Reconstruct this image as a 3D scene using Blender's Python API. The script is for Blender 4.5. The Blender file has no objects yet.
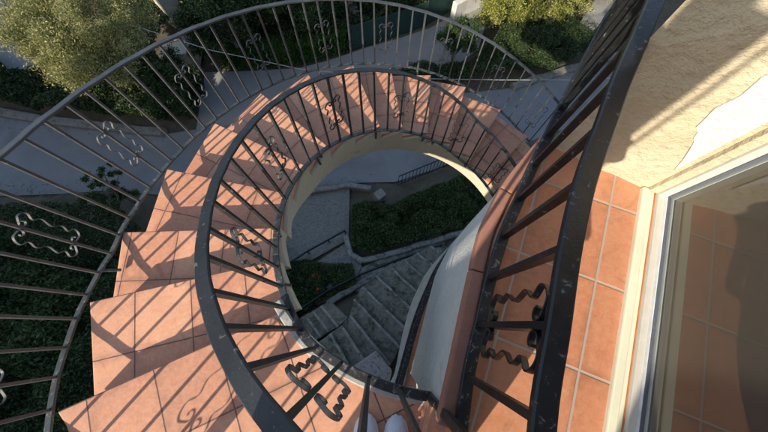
import bpy, bmesh, math, random
import numpy as np
from mathutils import Vector, Matrix
R = math.radians
rnd = random.Random(7)
rng = np.random.default_rng(11)
SC = bpy.context.scene
COL = SC.collection

# ------------------------------------------------------------------ camera
FPX, TILT, ROLL = 319.0, 0.322, 0.045
_s, _c = math.sin(TILT), math.cos(TILT)
FWD = Vector((0, _s, -_c)); _U = Vector((0, _c, _s)); _R = Vector((1, 0, 0))
RT = _R*math.cos(ROLL) + _U*math.sin(ROLL)
UP = -_R*math.sin(ROLL) + _U*math.cos(ROLL)
cam = bpy.data.cameras.new('camera'); co = bpy.data.objects.new('camera', cam); COL.objects.link(co)
co.matrix_world = Matrix(((RT.x, UP.x, -FWD.x, 0), (RT.y, UP.y, -FWD.y, 0), (RT.z, UP.z, -FWD.z, 0), (0, 0, 0, 1)))
cam.sensor_width = 36; cam.lens = FPX/768*36; cam.clip_start = .02; cam.clip_end = 3000
SC.camera = co

# ------------------------------------------------------------------ light
SUN_AZ, SUN_EL = R(235), R(30.5)
world = bpy.data.worlds.new('World'); SC.world = world; world.use_nodes = True
wn = world.node_tree; bg = wn.nodes['Background']
sky = wn.nodes.new('ShaderNodeTexSky'); sky.sky_type = 'NISHITA'; sky.sun_disc = False
sky.sun_elevation = SUN_EL; sky.sun_rotation = R(90) - SUN_AZ + 2*math.pi
sky.air_density = 1.0; sky.dust_density = 1.2
wn.links.new(sky.outputs[0], bg.inputs[0]); bg.inputs[1].default_value = .15
sl = bpy.data.lights.new('sun', 'SUN'); sl.energy = 4.1; sl.angle = R(.5); sl.color = (1, .90, .74)
so = bpy.data.objects.new('sun', sl); COL.objects.link(so)
sd = Vector((math.cos(SUN_AZ)*math.cos(SUN_EL), math.sin(SUN_AZ)*math.cos(SUN_EL), math.sin(SUN_EL)))
so.rotation_euler = sd.to_track_quat('Z', 'Y').to_euler()
vs = SC.view_settings; vs.view_transform = 'Standard'; vs.look = 'None'; vs.exposure = 0.62; vs.gamma = 1
SC.render.engine = 'CYCLES'

# ------------------------------------------------------------------ helpers
def at(px, py, z):
    """point at height z under a place of the surveyed plan"""
    d = FWD + RT*((px-384)/FPX) - UP*((py-216)/FPX)
    return d*(z/d.z)
def tag(o, label=None, cat=None, group=None, kind=None):
    if label: o['label'] = label
    if cat: o['category'] = cat
    if group: o['group'] = group
    if kind: o['kind'] = kind
    return o
def empty(name, loc=(0, 0, 0), **k):
    o = bpy.data.objects.new(name, None); COL.objects.link(o); o.location = loc; o.empty_display_size = .1
    bpy.context.view_layer.update()
    return tag(o, **k)
def link(name, me, m, parent=None, smooth=False):
    o = bpy.data.objects.new(name, me); COL.objects.link(o)
    if m: me.materials.append(m)
    if smooth: me.polygons.foreach_set('use_smooth', [True]*len(me.polygons))
    if parent:
        o.parent = parent
        o.matrix_parent_inverse = Matrix.Translation(-parent.location) if parent.parent is None else Matrix.Translation((0, 0, 0))
    return o
def child(o, parent):
    o.parent = parent; return o
class MB:
    def __init__(s): s.v = []; s.f = []; s.uv = []
    def poly(s, pts, uv=None):
        i = len(s.v); s.v += [tuple(p) for p in pts]; s.f.append(tuple(range(i, i+len(pts))))
        s.uv.append(uv or [(0, 0)]*len(pts)); return s
    def prism(s, pts, z0, z1, uvf=None):
        """vertical prism over plan polygon (ccw) ; z0,z1 numbers or per vertex lists"""
        n = len(pts)
        a = z0 if hasattr(z0, '__len__') else [z0]*n
        b = z1 if hasattr(z1, '__len__') else [z1]*n
        lo = [(p[0], p[1], a[i]) for i, p in enumerate(pts)]; hi = [(p[0], p[1], b[i]) for i, p in enumerate(pts)]
        g = (lambda p: uvf(p)) if uvf else (lambda p: (p[0], p[1]))
        s.poly(hi, [g(p) for p in hi]); s.poly(lo[::-1], [g(p) for p in lo[::-1]])
        L = 0
        for i in range(n):
            j = (i+1) % n; d = math.hypot(pts[j][0]-pts[i][0], pts[j][1]-pts[i][1])
            s.poly([lo[i], lo[j], hi[j], hi[i]], [(L, a[i]), (L+d, a[j]), (L+d, b[j]), (L, b[i])]); L += d
        return s
    def box(s, c, sx, sy, sz, ax=(1, 0, 0), ay=(0, 1, 0), az=(0, 0, 1)):
        c = Vector(c); ax = Vector(ax).normalized()*sx/2; ay = Vector(ay).normalized()*sy/2; az = Vector(az).normalized()*sz/2
        P = [c+ax*i+ay*j+az*k for k in (-1, 1) for j in (-1, 1) for i in (-1, 1)]
        for f in ((0, 2, 3, 1), (4, 5, 7, 6), (0, 1, 5, 4), (2, 6, 7, 3), (0, 4, 6, 2), (1, 3, 7, 5)):
            s.poly([P[i] for i in f], [(0, 0), (0, 1), (1, 1), (1, 0)])
        return s
    def bar(s, a, b, w, h, side=None):
        a = Vector(a); b = Vector(b); d = (b-a); L = d.length; d.normalize()
        sd_ = Vector(side) if side is not None else (Vector((0, 0, 1)) if abs(d.z) < .9 else Vector((1, 0, 0)))
        sd_ = (sd_-d*sd_.dot(d)).normalized(); t = d.cross(sd_)
        return s.box((a+b)/2, L, w, h, d, sd_, t)
    def sweep(s, pts, sides, w, h, closed_ends=True):
        """rectangular section swept along pts; side = width direction at each point"""
        rings = []; n = len(pts)
        for i, p in enumerate(pts):
            p = Vector(p); t = (Vector(pts[min(i+1, n-1)])-Vector(pts[max(i-1, 0)])).normalized()
            sd_ = Vector(sides[i]); sd_ = (sd_-t*sd_.dot(t)).normalized(); u = sd_.cross(t).normalized()
            c = min(w, h)*.18
            ring = []
            for (a, b) in ((w/2-c, h/2), (w/2, h/2-c), (w/2, -h/2+c), (w/2-c, -h/2), (-w/2+c, -h/2), (-w/2, -h/2+c), (-w/2, h/2-c), (-w/2+c, h/2)):
                ring.append(p+sd_*a+u*b)
            rings.append(ring)
        i0 = len(s.v)
        for r_ in rings: s.v += [tuple(q) for q in r_]
        for i in range(n-1):
            for k in range(8):
                a = i0+i*8+k; b = i0+i*8+(k+1) % 8
                s.f.append((a, b, b+8, a+8)); s.uv.append([(0, 0)]*4)
        s.f.append(tuple(i0+k for k in range(7, -1, -1))); s.uv.append([(0, 0)]*8)
        s.f.append(tuple(i0+(n-1)*8+k for k in range(8))); s.uv.append([(0, 0)]*8)
        return s
    def tube(s, pts, rs, n=10):
        P = [Vector(p) for p in pts]; m = len(P)
        if not hasattr(rs, '__len__'): rs = [rs]*m
        i0 = len(s.v); ref = Vector((.31, .73, .61))
        for i, p in enumerate(P):
            t = (P[min(i+1, m-1)]-P[max(i-1, 0)]).normalized()
            a = t.cross(ref).normalized(); b = t.cross(a)
            for k in range(n):
                an = 2*math.pi*k/n; s.v.append(tuple(p+(a*math.cos(an)+b*math.sin(an))*rs[i]))
        for i in range(m-1):
            for k in range(n):
                q = i0+i*n; s.f.append((q+k, q+(k+1) % n, q+n+(k+1) % n, q+n+k)); s.uv.append([(0, 0)]*4)
        s.f.append(tuple(i0+k for k in range(n-1, -1, -1))); s.uv.append([(0, 0)]*n)
        s.f.append(tuple(i0+(m-1)*n+k for k in range(n))); s.uv.append([(0, 0)]*n)
        return s
    def mesh(s, name):
        me = bpy.data.meshes.new(name); me.from_pydata(s.v, [], s.f)
        uv = me.uv_layers.new(name='UVMap')
        flat = [c for f in s.uv for u in f for c in u]
        uv.data.foreach_set('uv', flat); me.update(); return me
    def build(s, name, m, parent=None, bevel=0, smooth=False):
        me = s.mesh(name)
        if bevel or True:
            bm = bmesh.new(); bm.from_mesh(me)
            bmesh.ops.remove_doubles(bm, verts=bm.verts, dist=1e-5)
            bmesh.ops.recalc_face_normals(bm, faces=bm.faces)
            if bevel:
                bmesh.ops.bevel(bm, geom=[e for e in bm.edges if len(e.link_faces) == 2 and e.calc_face_angle(0) > .6], offset=bevel, segments=2, profile=.6, affect='EDGES', clamp_overlap=True)
            bm.to_mesh(me); bm.free()
        return link(name, me, m, parent, smooth)

# ------------------------------------------------------------------ materials
def nodes(name):
    m = bpy.data.materials.new(name); m.use_nodes = True; nt = m.node_tree
    return m, nt, nt.nodes['Principled BSDF']
def N(nt, typ, **kw):
    n = nt.nodes.new(typ)
    for k, v in kw.items():
        if isinstance(k, str) and k.startswith('i_'):
            n.inputs[k[2:].replace('_', ' ')].default_value = v
        else: setattr(n, k, v)
    return n
def noise(nt, vec, scale, detail=5, rough=.6, dist=0):
    n = N(nt, 'ShaderNodeTexNoise'); n.inputs['Scale'].default_value = scale; n.inputs['Detail'].default_value = detail
    n.inputs['Roughness'].default_value = rough; n.inputs['Distortion'].default_value = dist
    nt.links.new(vec, n.inputs['Vector']); return n.outputs['Fac']
def ramp(nt, fac, stops):
    n = N(nt, 'ShaderNodeValToRGB'); e = n.color_ramp.elements
    while len(e) < len(stops): e.new(.5)
    for i, (p, c) in enumerate(stops):
        e[i].position = p; e[i].color = (c, c, c, 1) if not hasattr(c, '__len__') else (*c, 1)
    nt.links.new(fac, n.inputs[0]); return n.outputs[0]
def mix(nt, f, a, b, mode='MIX'):
    n = N(nt, 'ShaderNodeMix', data_type='RGBA', blend_type=mode)
    for s_, i in ((f, 0), (a, 6), (b, 7)):
        if hasattr(s_, 'is_linked') or hasattr(s_, 'links'): nt.links.new(s_, n.inputs[i])
        else: n.inputs[i].default_value = s_ if not hasattr(s_, '__len__') else (*s_, 1)
    return n.outputs[2]
def math_(nt, op, a, b=0, c=0):
    n = N(nt, 'ShaderNodeMath', operation=op)
    for s_, i in ((a, 0), (b, 1), (c, 2)):
        if hasattr(s_, 'links'): nt.links.new(s_, n.inputs[i])
        else: n.inputs[i].default_value = s_
    return n.outputs[0]
def bump(nt, b, h, dist, strength=1, prev=None):
    n = N(nt, 'ShaderNodeBump'); n.inputs['Distance'].default_value = dist; n.inputs['Strength'].default_value = strength
    nt.links.new(h, n.inputs['Height'])
    if prev: nt.links.new(prev, n.inputs['Normal'])
    nt.links.new(n.outputs[0], b.inputs['Normal']); return n.outputs[0]
def obco(nt): return N(nt, 'ShaderNodeNewGeometry').outputs['Position']

def tile_mat(name, tu, tv, grout_col, g=.0035, tone=(.56, .245, .140), tone2=(.67, .34, .20)):
    m, nt, b = nodes(name)
    uv = N(nt, 'ShaderNodeUVMap').outputs[0]
    sp = N(nt, 'ShaderNodeSeparateXYZ'); nt.links.new(uv, sp.inputs[0])
    u = math_(nt, 'DIVIDE', sp.outputs[0], tu); v = math_(nt, 'DIVIDE', sp.outputs[1], tv)
    du = math_(nt, 'MULTIPLY', math_(nt, 'PINGPONG', u, .5), tu); dv = math_(nt, 'MULTIPLY', math_(nt, 'PINGPONG', v, .5), tv)
    d = math_(nt, 'MINIMUM', du, dv)
    pos = obco(nt)
    wob = math_(nt, 'MULTIPLY', noise(nt, pos, 60, 3), .002)
    d = math_(nt, 'ADD', d, math_(nt, 'SUBTRACT', wob, .001))
    mr = N(nt, 'ShaderNodeMapRange'); nt.links.new(d, mr.inputs[0]); mr.inputs[1].default_value = g*.5; mr.inputs[2].default_value = g*1.1
    mask = mr.outputs[0]
    cb = N(nt, 'ShaderNodeCombineXYZ'); nt.links.new(math_(nt, 'FLOOR', u), cb.inputs[0]); nt.links.new(math_(nt, 'FLOOR', v), cb.inputs[1])
    oi = N(nt, 'ShaderNodeObjectInfo'); nt.links.new(oi.outputs['Random'], cb.inputs[2])
    wnz = N(nt, 'ShaderNodeTexWhiteNoise', noise_dimensions='3D'); nt.links.new(cb.outputs[0], wnz.inputs[0])
    n1 = noise(nt, pos, 9, 6, .65, .6); n2 = noise(nt, pos, 55, 6, .7); n3 = noise(nt, pos, 2.3, 4)
    f = math_(nt, 'ADD', math_(nt, 'MULTIPLY', n1, .75), math_(nt, 'MULTIPLY', wnz.outputs[0], .42))
    col = ramp(nt, f, [(.25, tuple(x*.80 for x in tone)), (.48, tone), (.8, tone2)])
    col = mix(nt, ramp(nt, n2, [(.38, 0), (.8, .55)]), col, tuple(min(1, x*1.25+.03) for x in tone2))
    col = mix(nt, ramp(nt, n3, [(.45, 0), (.75, .35)]), col, tuple(x*.62 for x in tone))
    spk = ramp(nt, noise(nt, pos, 170, 2, .5), [(.68, 0), (.74, .6)])
    col = mix(nt, spk, col, (.24, .12, .08))
    lime = ramp(nt, noise(nt, pos, 14, 8, .75, 1.0), [(.60, 0), (.75, .35)])
    col = mix(nt, lime, col, (.66, .52, .42))
    dirt = math_(nt, 'MULTIPLY', ramp(nt, d, [(.0, 1), (.035, 0)]), ramp(nt, noise(nt, pos, 6, 6, .7), [(.42, 0), (.7, .75)]))
    col = mix(nt, dirt, col, tuple(x*.42 for x in tone))
    drk = ramp(nt, noise(nt, pos, 4.5, 9, .78, 1.5), [(.55, 0), (.67, .42)])
    col = mix(nt, drk, col, tuple(x*.5 for x in tone))
    col = mix(nt, mask, grout_col, col)
    nt.links.new(col, b.inputs['Base Color'])
    nt.links.new(ramp(nt, n1, [(.2, .45), (.8, .72)]), b.inputs['Roughness'])
    h = math_(nt, 'ADD', math_(nt, 'MULTIPLY', mask, 1.0), math_(nt, 'MULTIPLY', n2, .35))
    h = math_(nt, 'ADD', h, math_(nt, 'MULTIPLY', n1, .5))
    bump(nt, b, h, .0022, .8)
    return m
def iron_mat(name, base, chip, chips=.62, rust=.0, rough=.45):
    m, nt, b = nodes(name); pos = obco(nt)
    n1 = noise(nt, pos, 38, 8, .72, .4); n2 = noise(nt, pos, 7, 5, .6)
    nb = noise(nt, pos, 220, 3, .6)
    col = mix(nt, ramp(nt, n2, [(.35, 0), (.7, .8)]), base, tuple(x*1.7+.008 for x in base))
    col = mix(nt, ramp(nt, n1, [(chips, 0), (chips+.06, .85)]), col, chip)
    if rust:
        col = mix(nt, ramp(nt, noise(nt, pos, 21, 7, .7, .5), [(1-rust, 0), (1-rust+.06, .9)]), col, (.23, .10, .045))
    nt.links.new(col, b.inputs['Base Color']); nt.links.new(ramp(nt, n1, [(.3, rough), (.8, rough+.3)]), b.inputs['Roughness'])
    b.inputs['Specular IOR Level'].default_value = .5
    bump(nt, b, math_(nt, 'ADD', n1, math_(nt, 'MULTIPLY', nb, .4)), .0016, .7)
    return m
def rough_mat(name, c1, c2, sc=6, bs=80, bd=.004, stain=None, st=(.6, .75), stsc=3, rough=.9, spec=.25, vor=None):
    m, nt, b = nodes(name); pos = obco(nt)
    n1 = noise(nt, pos, sc, 6, .65, .3); n2 = noise(nt, pos, bs, 5, .65)
    col = mix(nt, ramp(nt, n1, [(.3, 0), (.7, 1)]), c1, c2)
    col = mix(nt, ramp(nt, n2, [(.25, .25), (.6, 0)]), col, tuple(x*.55 for x in c1))
    if stain: col = mix(nt, ramp(nt, noise(nt, pos, stsc, 8, .72, .6), [(st[0], 0), (st[1], .9)]), col, stain)
    h = n2
    if vor:
        v = N(nt, 'ShaderNodeTexVoronoi', feature='DISTANCE_TO_EDGE'); v.inputs['Scale'].default_value = vor
        wv = N(nt, 'ShaderNodeVectorMath', operation='ADD'); nt.links.new(pos, wv.inputs[0])
        nn = N(nt, 'ShaderNodeTexNoise'); nn.inputs['Scale'].default_value = vor*.9; nt.links.new(pos, nn.inputs['Vector'])
        sc_ = N(nt, 'ShaderNodeVectorMath', operation='SCALE'); nt.links.new(nn.outputs['Color'], sc_.inputs[0]); sc_.inputs['Scale'].default_value = .5/vor
        nt.links.new(sc_.outputs[0], wv.inputs[1]); nt.links.new(wv.outputs[0], v.inputs['Vector'])
        e = ramp(nt, v.outputs['Distance'], [(.02, 0), (.12, 1)])
        v2 = N(nt, 'ShaderNodeTexVoronoi'); v2.inputs['Scale'].default_value = vor; nt.links.new(wv.outputs[0], v2.inputs['Vector'])
        sv = N(nt, 'ShaderNodeSeparateColor'); nt.links.new(v2.outputs['Color'], sv.inputs[0])
        col = mix(nt, math_(nt, 'MULTIPLY', sv.outputs[0], .55), col, tuple(min(1, x*2.0) for x in c2))
        col = mix(nt, e, tuple(x*.3 for x in c1), col)
        h = math_(nt, 'ADD', math_(nt, 'MULTIPLY', e, 3), n2)
    nt.links.new(col, b.inputs['Base Color']); b.inputs['Roughness'].default_value = rough; b.inputs['Specular IOR Level'].default_value = spec
    bump(nt, b, h, bd, .9); return m
def plain(name, c, rough=.5, metal=0, var=.15, sc=20):
    m, nt, b = nodes(name); pos = obco(nt)
    col = mix(nt, ramp(nt, noise(nt, pos, sc, 5), [(.3, 0), (.7, 1)]), tuple(x*(1-var) for x in c), tuple(min(1, x*(1+var)) for x in c))
    nt.links.new(col, b.inputs['Base Color']); b.inputs['Roughness'].default_value = rough; b.inputs['Metallic'].default_value = metal; return m
def leaf_mat(name, dark, mid, light, sc=1.3, tr=.25):
    m, nt, b = nodes(name); pos = obco(nt); g = N(nt, 'ShaderNodeNewGeometry')
    f = math_(nt, 'ADD', math_(nt, 'MULTIPLY', g.outputs['Random Per Island'], .55), math_(nt, 'MULTIPLY', noise(nt, pos, sc, 4, .6), .6))
    col = ramp(nt, f, [(.3, dark), (.6, mid), (.85, light)])
    nt.links.new(col, b.inputs['Base Color']); b.inputs['Roughness'].default_value = .6; b.inputs['Specular IOR Level'].default_value = .3
    t = N(nt, 'ShaderNodeBsdfTranslucent'); nt.links.new(col, t.inputs[0]); ms = N(nt, 'ShaderNodeMixShader'); ms.inputs[0].default_value = tr
    nt.links.new(b.outputs[0], ms.inputs[1]); nt.links.new(t.outputs[0], ms.inputs[2]); nt.links.new(ms.outputs[0], nt.nodes['Material Output'].inputs[0]); return m

M = dict(
    tread=tile_mat('stair terracotta tile', .285, .30, (.16, .085, .07)),
    balc=tile_mat('balcony terracotta tile', .336, .30, (.42, .34, .28), .0055, (.50, .20, .10), (.57, .26, .14)),
    inter=tile_mat('indoor brown tile', .336, .30, (.34, .29, .23), .004, (.46, .35, .24), (.52, .41, .29)),
    coping=rough_mat('terracotta coping', (.33, .15, .10), (.40, .20, .14), 9, 90, .001, (.26, .13, .09), (.56, .72), 8, rough=.85),
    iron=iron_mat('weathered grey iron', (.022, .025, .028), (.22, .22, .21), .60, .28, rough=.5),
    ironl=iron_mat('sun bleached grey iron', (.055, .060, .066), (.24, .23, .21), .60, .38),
    bot=iron_mat('peeling bottom rail', (.05, .055, .052), (.27, .26, .23), .56, .40),
    black=iron_mat('chipped black iron', (.010, .010, .011), (.17, .17, .16), .60, rough=.25),
    blackold=iron_mat('peeling black iron', (.012, .012, .014), (.22, .21, .20), .57, .33, rough=.4),
    cream=rough_mat('cream painted render', (.60, .52, .38), (.68, .60, .46), 5, 60, .003, (.34, .26, .18), (.58, .76), 5),
    stucco=rough_mat('cream rough stucco', (.58, .50, .34), (.66, .58, .42), 3, 30, .020, (.52, .44, .30), (.55, .8), 9),
    white=rough_mat('off white render', (.64, .62, .57), (.74, .73, .69), 7, 55, .014, (.30, .29, .26), (.60, .78), 9),
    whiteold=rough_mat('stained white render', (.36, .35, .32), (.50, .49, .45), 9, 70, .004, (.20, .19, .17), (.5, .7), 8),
    sill=plain('cream gloss paint', (.74, .72, .55), .35, 0, .06, 8), frame=plain('pale painted frame', (.60, .57, .50), .45, .0, .05, 30),
    gasket=plain('grey brush seal', (.10, .11, .14), .7, 0, .4, 400), grey=plain('grey aluminium track', (.34, .37, .34), .5, .0, .06, 40),
    seal=plain('orange sealant line', (.55, .20, .07), .6),
    road=rough_mat('worn asphalt', (.20, .20, .195), (.26, .26, .25), .8, 140, .002, (.15, .15, .145), (.54, .72), .7, rough=.85),
    road2=rough_mat('pale worn concrete lane', (.25, .25, .24), (.32, .31, .29), 1.5, 90, .003, (.30, .28, .25), (.5, .8), 1.1),
    earth=rough_mat('dry earth', (.10, .085, .06), (.17, .14, .10), 2, 30, .03, (.06, .07, .035), (.5, .7), 1.2),
    kerb=rough_mat('pale rough kerb stone', (.20, .19, .16), (.30, .28, .24), 5, 30, .02, (.12, .11, .09), (.5, .65), 7),
    rubble=rough_mat('rubble stone paving', (.13, .125, .105), (.27, .26, .23), 17, 34, .03, (.32, .31, .27), (.53, .66), 21),
    stonew=rough_mat('grey stone wall', (.20, .19, .17), (.30, .285, .25), 2, 30, .02, (.12, .12, .10), (.55, .75), 1.7),
    step=rough_mat('mossy stone step', (.13, .13, .105), (.25, .245, .205), 9, 40, .012, (.04, .05, .03), (.48, .62), 5),
    stepedge=rough_mat('lichened stone edge', (.22, .22, .20), (.36, .35, .31), 8, 60, .01, (.08, .09, .06), (.48, .62), 7),
    gravel=rough_mat('pale gravel bed', (.30, .28, .27), (.45, .42, .40), 30, 60, .01, (.10, .08, .08), (.52, .6), 28),
    housew=plain('cream house render', (.62, .56, .42), .85, 0, .06, 2), roofw=plain('pale flat roof', (.5, .48, .42), .85, 0, .1, 2),
    blue=plain('blue painted sheet', (.08, .20, .42), .4), whitep=plain('white painted metal', (.72, .74, .76), .4),
    terra2=rough_mat('pink paved yard', (.34, .29, .25), (.42, .36, .31), 2, 30, .004),
    screen=plain('green mesh screen', (.015, .05, .04), .7, 0, .3, 9),
    bark=rough_mat('tree bark', (.13, .11, .085), (.22, .19, .15), 9, 50, .015), wire=plain('grey cable', (.35, .35, .34), .6),
    winglass=plain('dark window pane', (.03, .04, .05), .1), shutter=plain('brown shutter', (.12, .07, .04), .6),
    skin=plain('skin', (.55, .33, .24), .5, 0, .05), hair=plain('dark brown hair', (.035, .022, .015), .6, 0, .3, 90),
    shirt=plain('dark grey sweater', (.05, .055, .06), .9, 0, .2, 60), denim=plain('blue denim', (.06, .09, .15), .9, 0, .25, 120),
    shoe=plain('white canvas', (.62, .64, .70), .7, 0, .07, 60), sole=plain('white rubber sole', (.75, .75, .74), .5, 0, .04),
    lf_dark=leaf_mat('dark shrub leaves', (.018, .034, .014), (.045, .075, .024), (.10, .14, .05)),
    lf_mid=leaf_mat('mid green leaves', (.022, .042, .014), (.050, .085, .024), (.10, .145, .045)),
    lf_hedge=leaf_mat('clipped hedge leaves', (.02, .05, .012), (.045, .11, .02), (.09, .18, .04)),
    lf_olive=leaf_mat('olive leaves', (.09, .105, .035), (.31, .31, .11), (.58, .53, .25), 1.6, .35),
    lf_yel=leaf_mat('yellow green leaves', (.10, .12, .02), (.28, .29, .06), (.46, .43, .13), 1.6),
    lf_grey=leaf_mat('dry grey twigs', (.13, .11, .09), (.26, .22, .19), (.42, .37, .33), 2, .1),
)
gm, gnt, gb = nodes('door glass')
gt = N(gnt, 'ShaderNodeBsdfTransparent'); gt.inputs[0].default_value = (.62, .63, .60, 1)
gg = N(gnt, 'ShaderNodeBsdfGlossy'); gg.inputs['Roughness'].default_value = .01
fr = N(gnt, 'ShaderNodeFresnel'); fr.inputs[0].default_value = 1.55
gd = N(gnt, 'ShaderNodeBsdfDiffuse'); gd.inputs[0].default_value = (.62, .58, .48, 1)
md_ = N(gnt, 'ShaderNodeMixShader'); md_.inputs[0].default_value = .13; gnt.links.new(gt.outputs[0], md_.inputs[1]); gnt.links.new(gd.outputs[0], md_.inputs[2]); gt = md_
mx = N(gnt, 'ShaderNodeMixShader'); gnt.links.new(math_(gnt, 'MULTIPLY', fr.outputs[0], 1.7), mx.inputs[0]); gnt.links.new(gt.outputs[0], mx.inputs[1]); gnt.links.new(gg.outputs[0], mx.inputs[2])
gnt.links.new(mx.outputs[0], gnt.nodes['Material Output'].inputs[0]); M['glass'] = gm

# ------------------------------------------------------------------ stair geometry
CX, CY = .574, .789
RISE = .1727; ZL = -1.572          # riser, landing level
ZB = -1.227                        # balcony floor level
def pol(r, deg, z): return Vector((CX+r*math.cos(R(deg)), CY+r*math.sin(R(deg)), z))
DEV = [[.0062, .0126, -.0162, .0567, -.0516], [-.0113, -.0128, .0018, -.0124, -.0126], [.0041, -.0016, .0334, .0506, -.1002], [.011, -.0965, -.0977, .1455, .0582],
       [-.0141, -.0028, .0384, .1086, .0204], [-.0021, -.0186, .0472, .0755, .0185], [-.027, -.0155, .0255, .0247, .0294], [-.0026, -.004, .0291, .1106, .0016]]
def railpt(k, deg):
    """k 0 inner bottom, 1 inner top, 2 outer bottom, 3 outer top"""
    ph = R(max(min(deg, -134 if k < 2 else -172), -306 if k > 1 else -284)); t = (ph+R(215))/R(75)
    B = [1, t, t*t, t**3, t**4]
    dr = sum(a*b for a, b in zip(DEV[2*k], B)); dz = sum(a*b for a, b in zip(DEV[2*k+1], B))
    z = (-.874 if k < 2 else -.882)+(.75 if k % 2 else 0)+.74*(R(deg)+math.pi/2)+dz
    r = (1.246 if k < 2 else 2.19)+dr
    if k % 2: z += .022 if k == 1 else .016
    if k < 2:
        if deg > -134:
            r += (1.136-1.252)*min(1, (deg+134)/26.4)
        if k == 0: z = min(z, -1.525)
        elif deg > -149.6:
            T_ = [(-162, -1.067), (-149.6, -.887), (-143.6, -.798), (-138.3, -.722), (-133, -.642), (-127, -.548), (-120, -.45), (-107, -.34), (-95, -.3)]
            for i in range(1, len(T_)-2):
                if T_[i][0] <= deg <= T_[i+1][0]:
                    (x0, y0), (x1, y1), (x2, y2), (x3, y3) = T_[i-1:i+3]; h = x2-x1; u = (deg-x1)/h
                    m1 = (y2-y0)/(x2-x0)*h; m2 = (y3-y1)/(x3-x1)*h
                    z = (2*u**3-3*u*u+1)*y1+(u**3-2*u*u+u)*m1+(-2*u**3+3*u*u)*y2+(u**3-u*u)*m2
    else:
        e = max(0, min(1, (deg+168)/20)); z += .035*e; r += .10*(1-(1-e)**1.7)
        z = min(z, -1.525+(.75 if k == 3 else 0))
    return pol(r, deg, z)

stair = empty('spiral_staircase', pol(0, 0, -5), label='terracotta tiled spiral stair winding down around an open well with a cream inner stringer', cat='staircase')
outer_ph = [-147.9, -160.2, -171.4, -185.1, -199.5, -213.5, -227.9, -242.2, -254.1, -267.8, -280.6, -295.0, -308.3, -321.6, -335, -348.4, -361.8, -375]
outer_R = [2.275, 2.222, 2.2, 2.155, 2.117, 2.10, 2.092, 2.097, 2.08, 2.086, 2.116, 2.086, 2.07, 2.07, 2.07, 2.07, 2.07, 2.07]
def inner_ph(k): return outer_ph[k] + (3.9 if k == 0 else 3.0)
RI = 1.276
def soffit(deg): return -.82+.74*(R(deg)+math.pi/2)-.12-.35*max(0, min(1, (-152-deg)/40))
for k in range(0, 17):
    z = ZL-RISE*k
    a_o, a_i = pol(outer_R[k], outer_ph[k], z), pol(RI+(.06 if k == 0 else 0), inner_ph(k), z)
    u = (a_i-a_o); u.z = 0; L = u.length; u.normalize(); v = Vector((u.y, -u.x, 0))    # v points uphill (back)
    uvf = lambda p, o=a_o.copy(), u=u, v=v, k=k: ((Vector((p[0], p[1], 0))-Vector((o.x, o.y, 0))).dot(u)-.11*(k % 3)-.12, -(Vector((p[0], p[1], 0))-Vector((o.x, o.y, 0))).dot(v)+(.0 if k else -.0)+.30)
    if k == 0:
        # landing
        pts = [a_o]
        for d in range(-146, -103, 4): pts.append(pol(2.255, d, z))
        for d in [-107.6, -113, -119, -125, -131, -137]:
            q = railpt(0, d); r = math.hypot(q.x-CX, q.y-CY)+.022; pts.append(pol(r, d, z))
        pts.append(a_i)
        pts = [(p.x, p.y) for p in pts]
        mb = MB().prism(pts, z-.03, z, uvf); mb.build('landing_floor', M['tread'], stair, .006)
        pts2 = []
        for (x, y) in pts:
            d = math.degrees(math.atan2(y-CY, x-CX)); r = math.hypot(x-CX, y-CY)
            pts2.append((CX+(r-.016)*math.cos(R(d)), CY+(r-.016)*math.sin(R(d))) if r < 1.4 else (x, y))
        MB().prism(pts2, z-.13, z-.032).build('landing_slab', M['cream'], stair)
        cu = MB(); A = [railpt(0, d) for d in range(-146, -106, 3)]
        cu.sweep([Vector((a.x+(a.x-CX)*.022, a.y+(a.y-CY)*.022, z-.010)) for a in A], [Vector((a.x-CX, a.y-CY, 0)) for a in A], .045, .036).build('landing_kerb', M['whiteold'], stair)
        continue
    b_o = pol(outer_R[k]+.055, outer_ph[k-1]+1.5, z); 
    b_i = pol(RI, inner_ph(k-1)+1.5, z)
    pts = [(a_o.x, a_o.y)]
    pts.append((b_o.x, b_o.y))
    for t in (0, .25, .5, .75, 1):
        d = inner_ph(k-1)+1.5+(inner_ph(k)-inner_ph(k-1)-1.5)*t; q = pol(RI, d, z); pts.append((q.x, q.y))
    MB().prism(pts, z-.03, z, uvf).build('step_tread', M['tread'], stair, .006)
    # tiled riser below the nose
    q0 = a_o+v*.025+u*.02; q1 = a_i+v*.025-u*.012
    rb = MB(); h = RISE-.03
    A, B = q0+Vector((0, 0, -.03)), q1+Vector((0, 0, -.03)); A2, B2 = A-Vector((0, 0, h-.003)), B-Vector((0, 0, h-.003)); w = v*.03
    rb.poly([A2, B2, B, A], [(0.05, .01), (L+.05, .01), (L+.05, h), (0.05, h)]); rb.poly([A+w, B+w, B2+w, A2+w])
    rb.poly([A, B, B+w, A+w]); rb.poly([A2+w, B2+w, B2, A2]); rb.poly([A, A+w, A2+w, A2]); rb.poly([B, B2, B2+w, B+w])
    rb.build('riser', M['tread'], stair)
# landing front riser
z = ZL; a_o, a_i = pol(outer_R[0], outer_ph[0], z-.03), pol(RI+.05, inner_ph(0), z-.03)
u = (a_i-a_o).normalized(); v = Vector((u.y, -u.x, 0)); a_o += v*.025; a_i += v*.025
MB().poly([a_o, a_i, a_i-Vector((0, 0, .139)), a_o-Vector((0, 0, .139))], [(0, .2), (1, .2), (1, .05), (0, .05)]).build('riser', M['tread'], stair)
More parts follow.
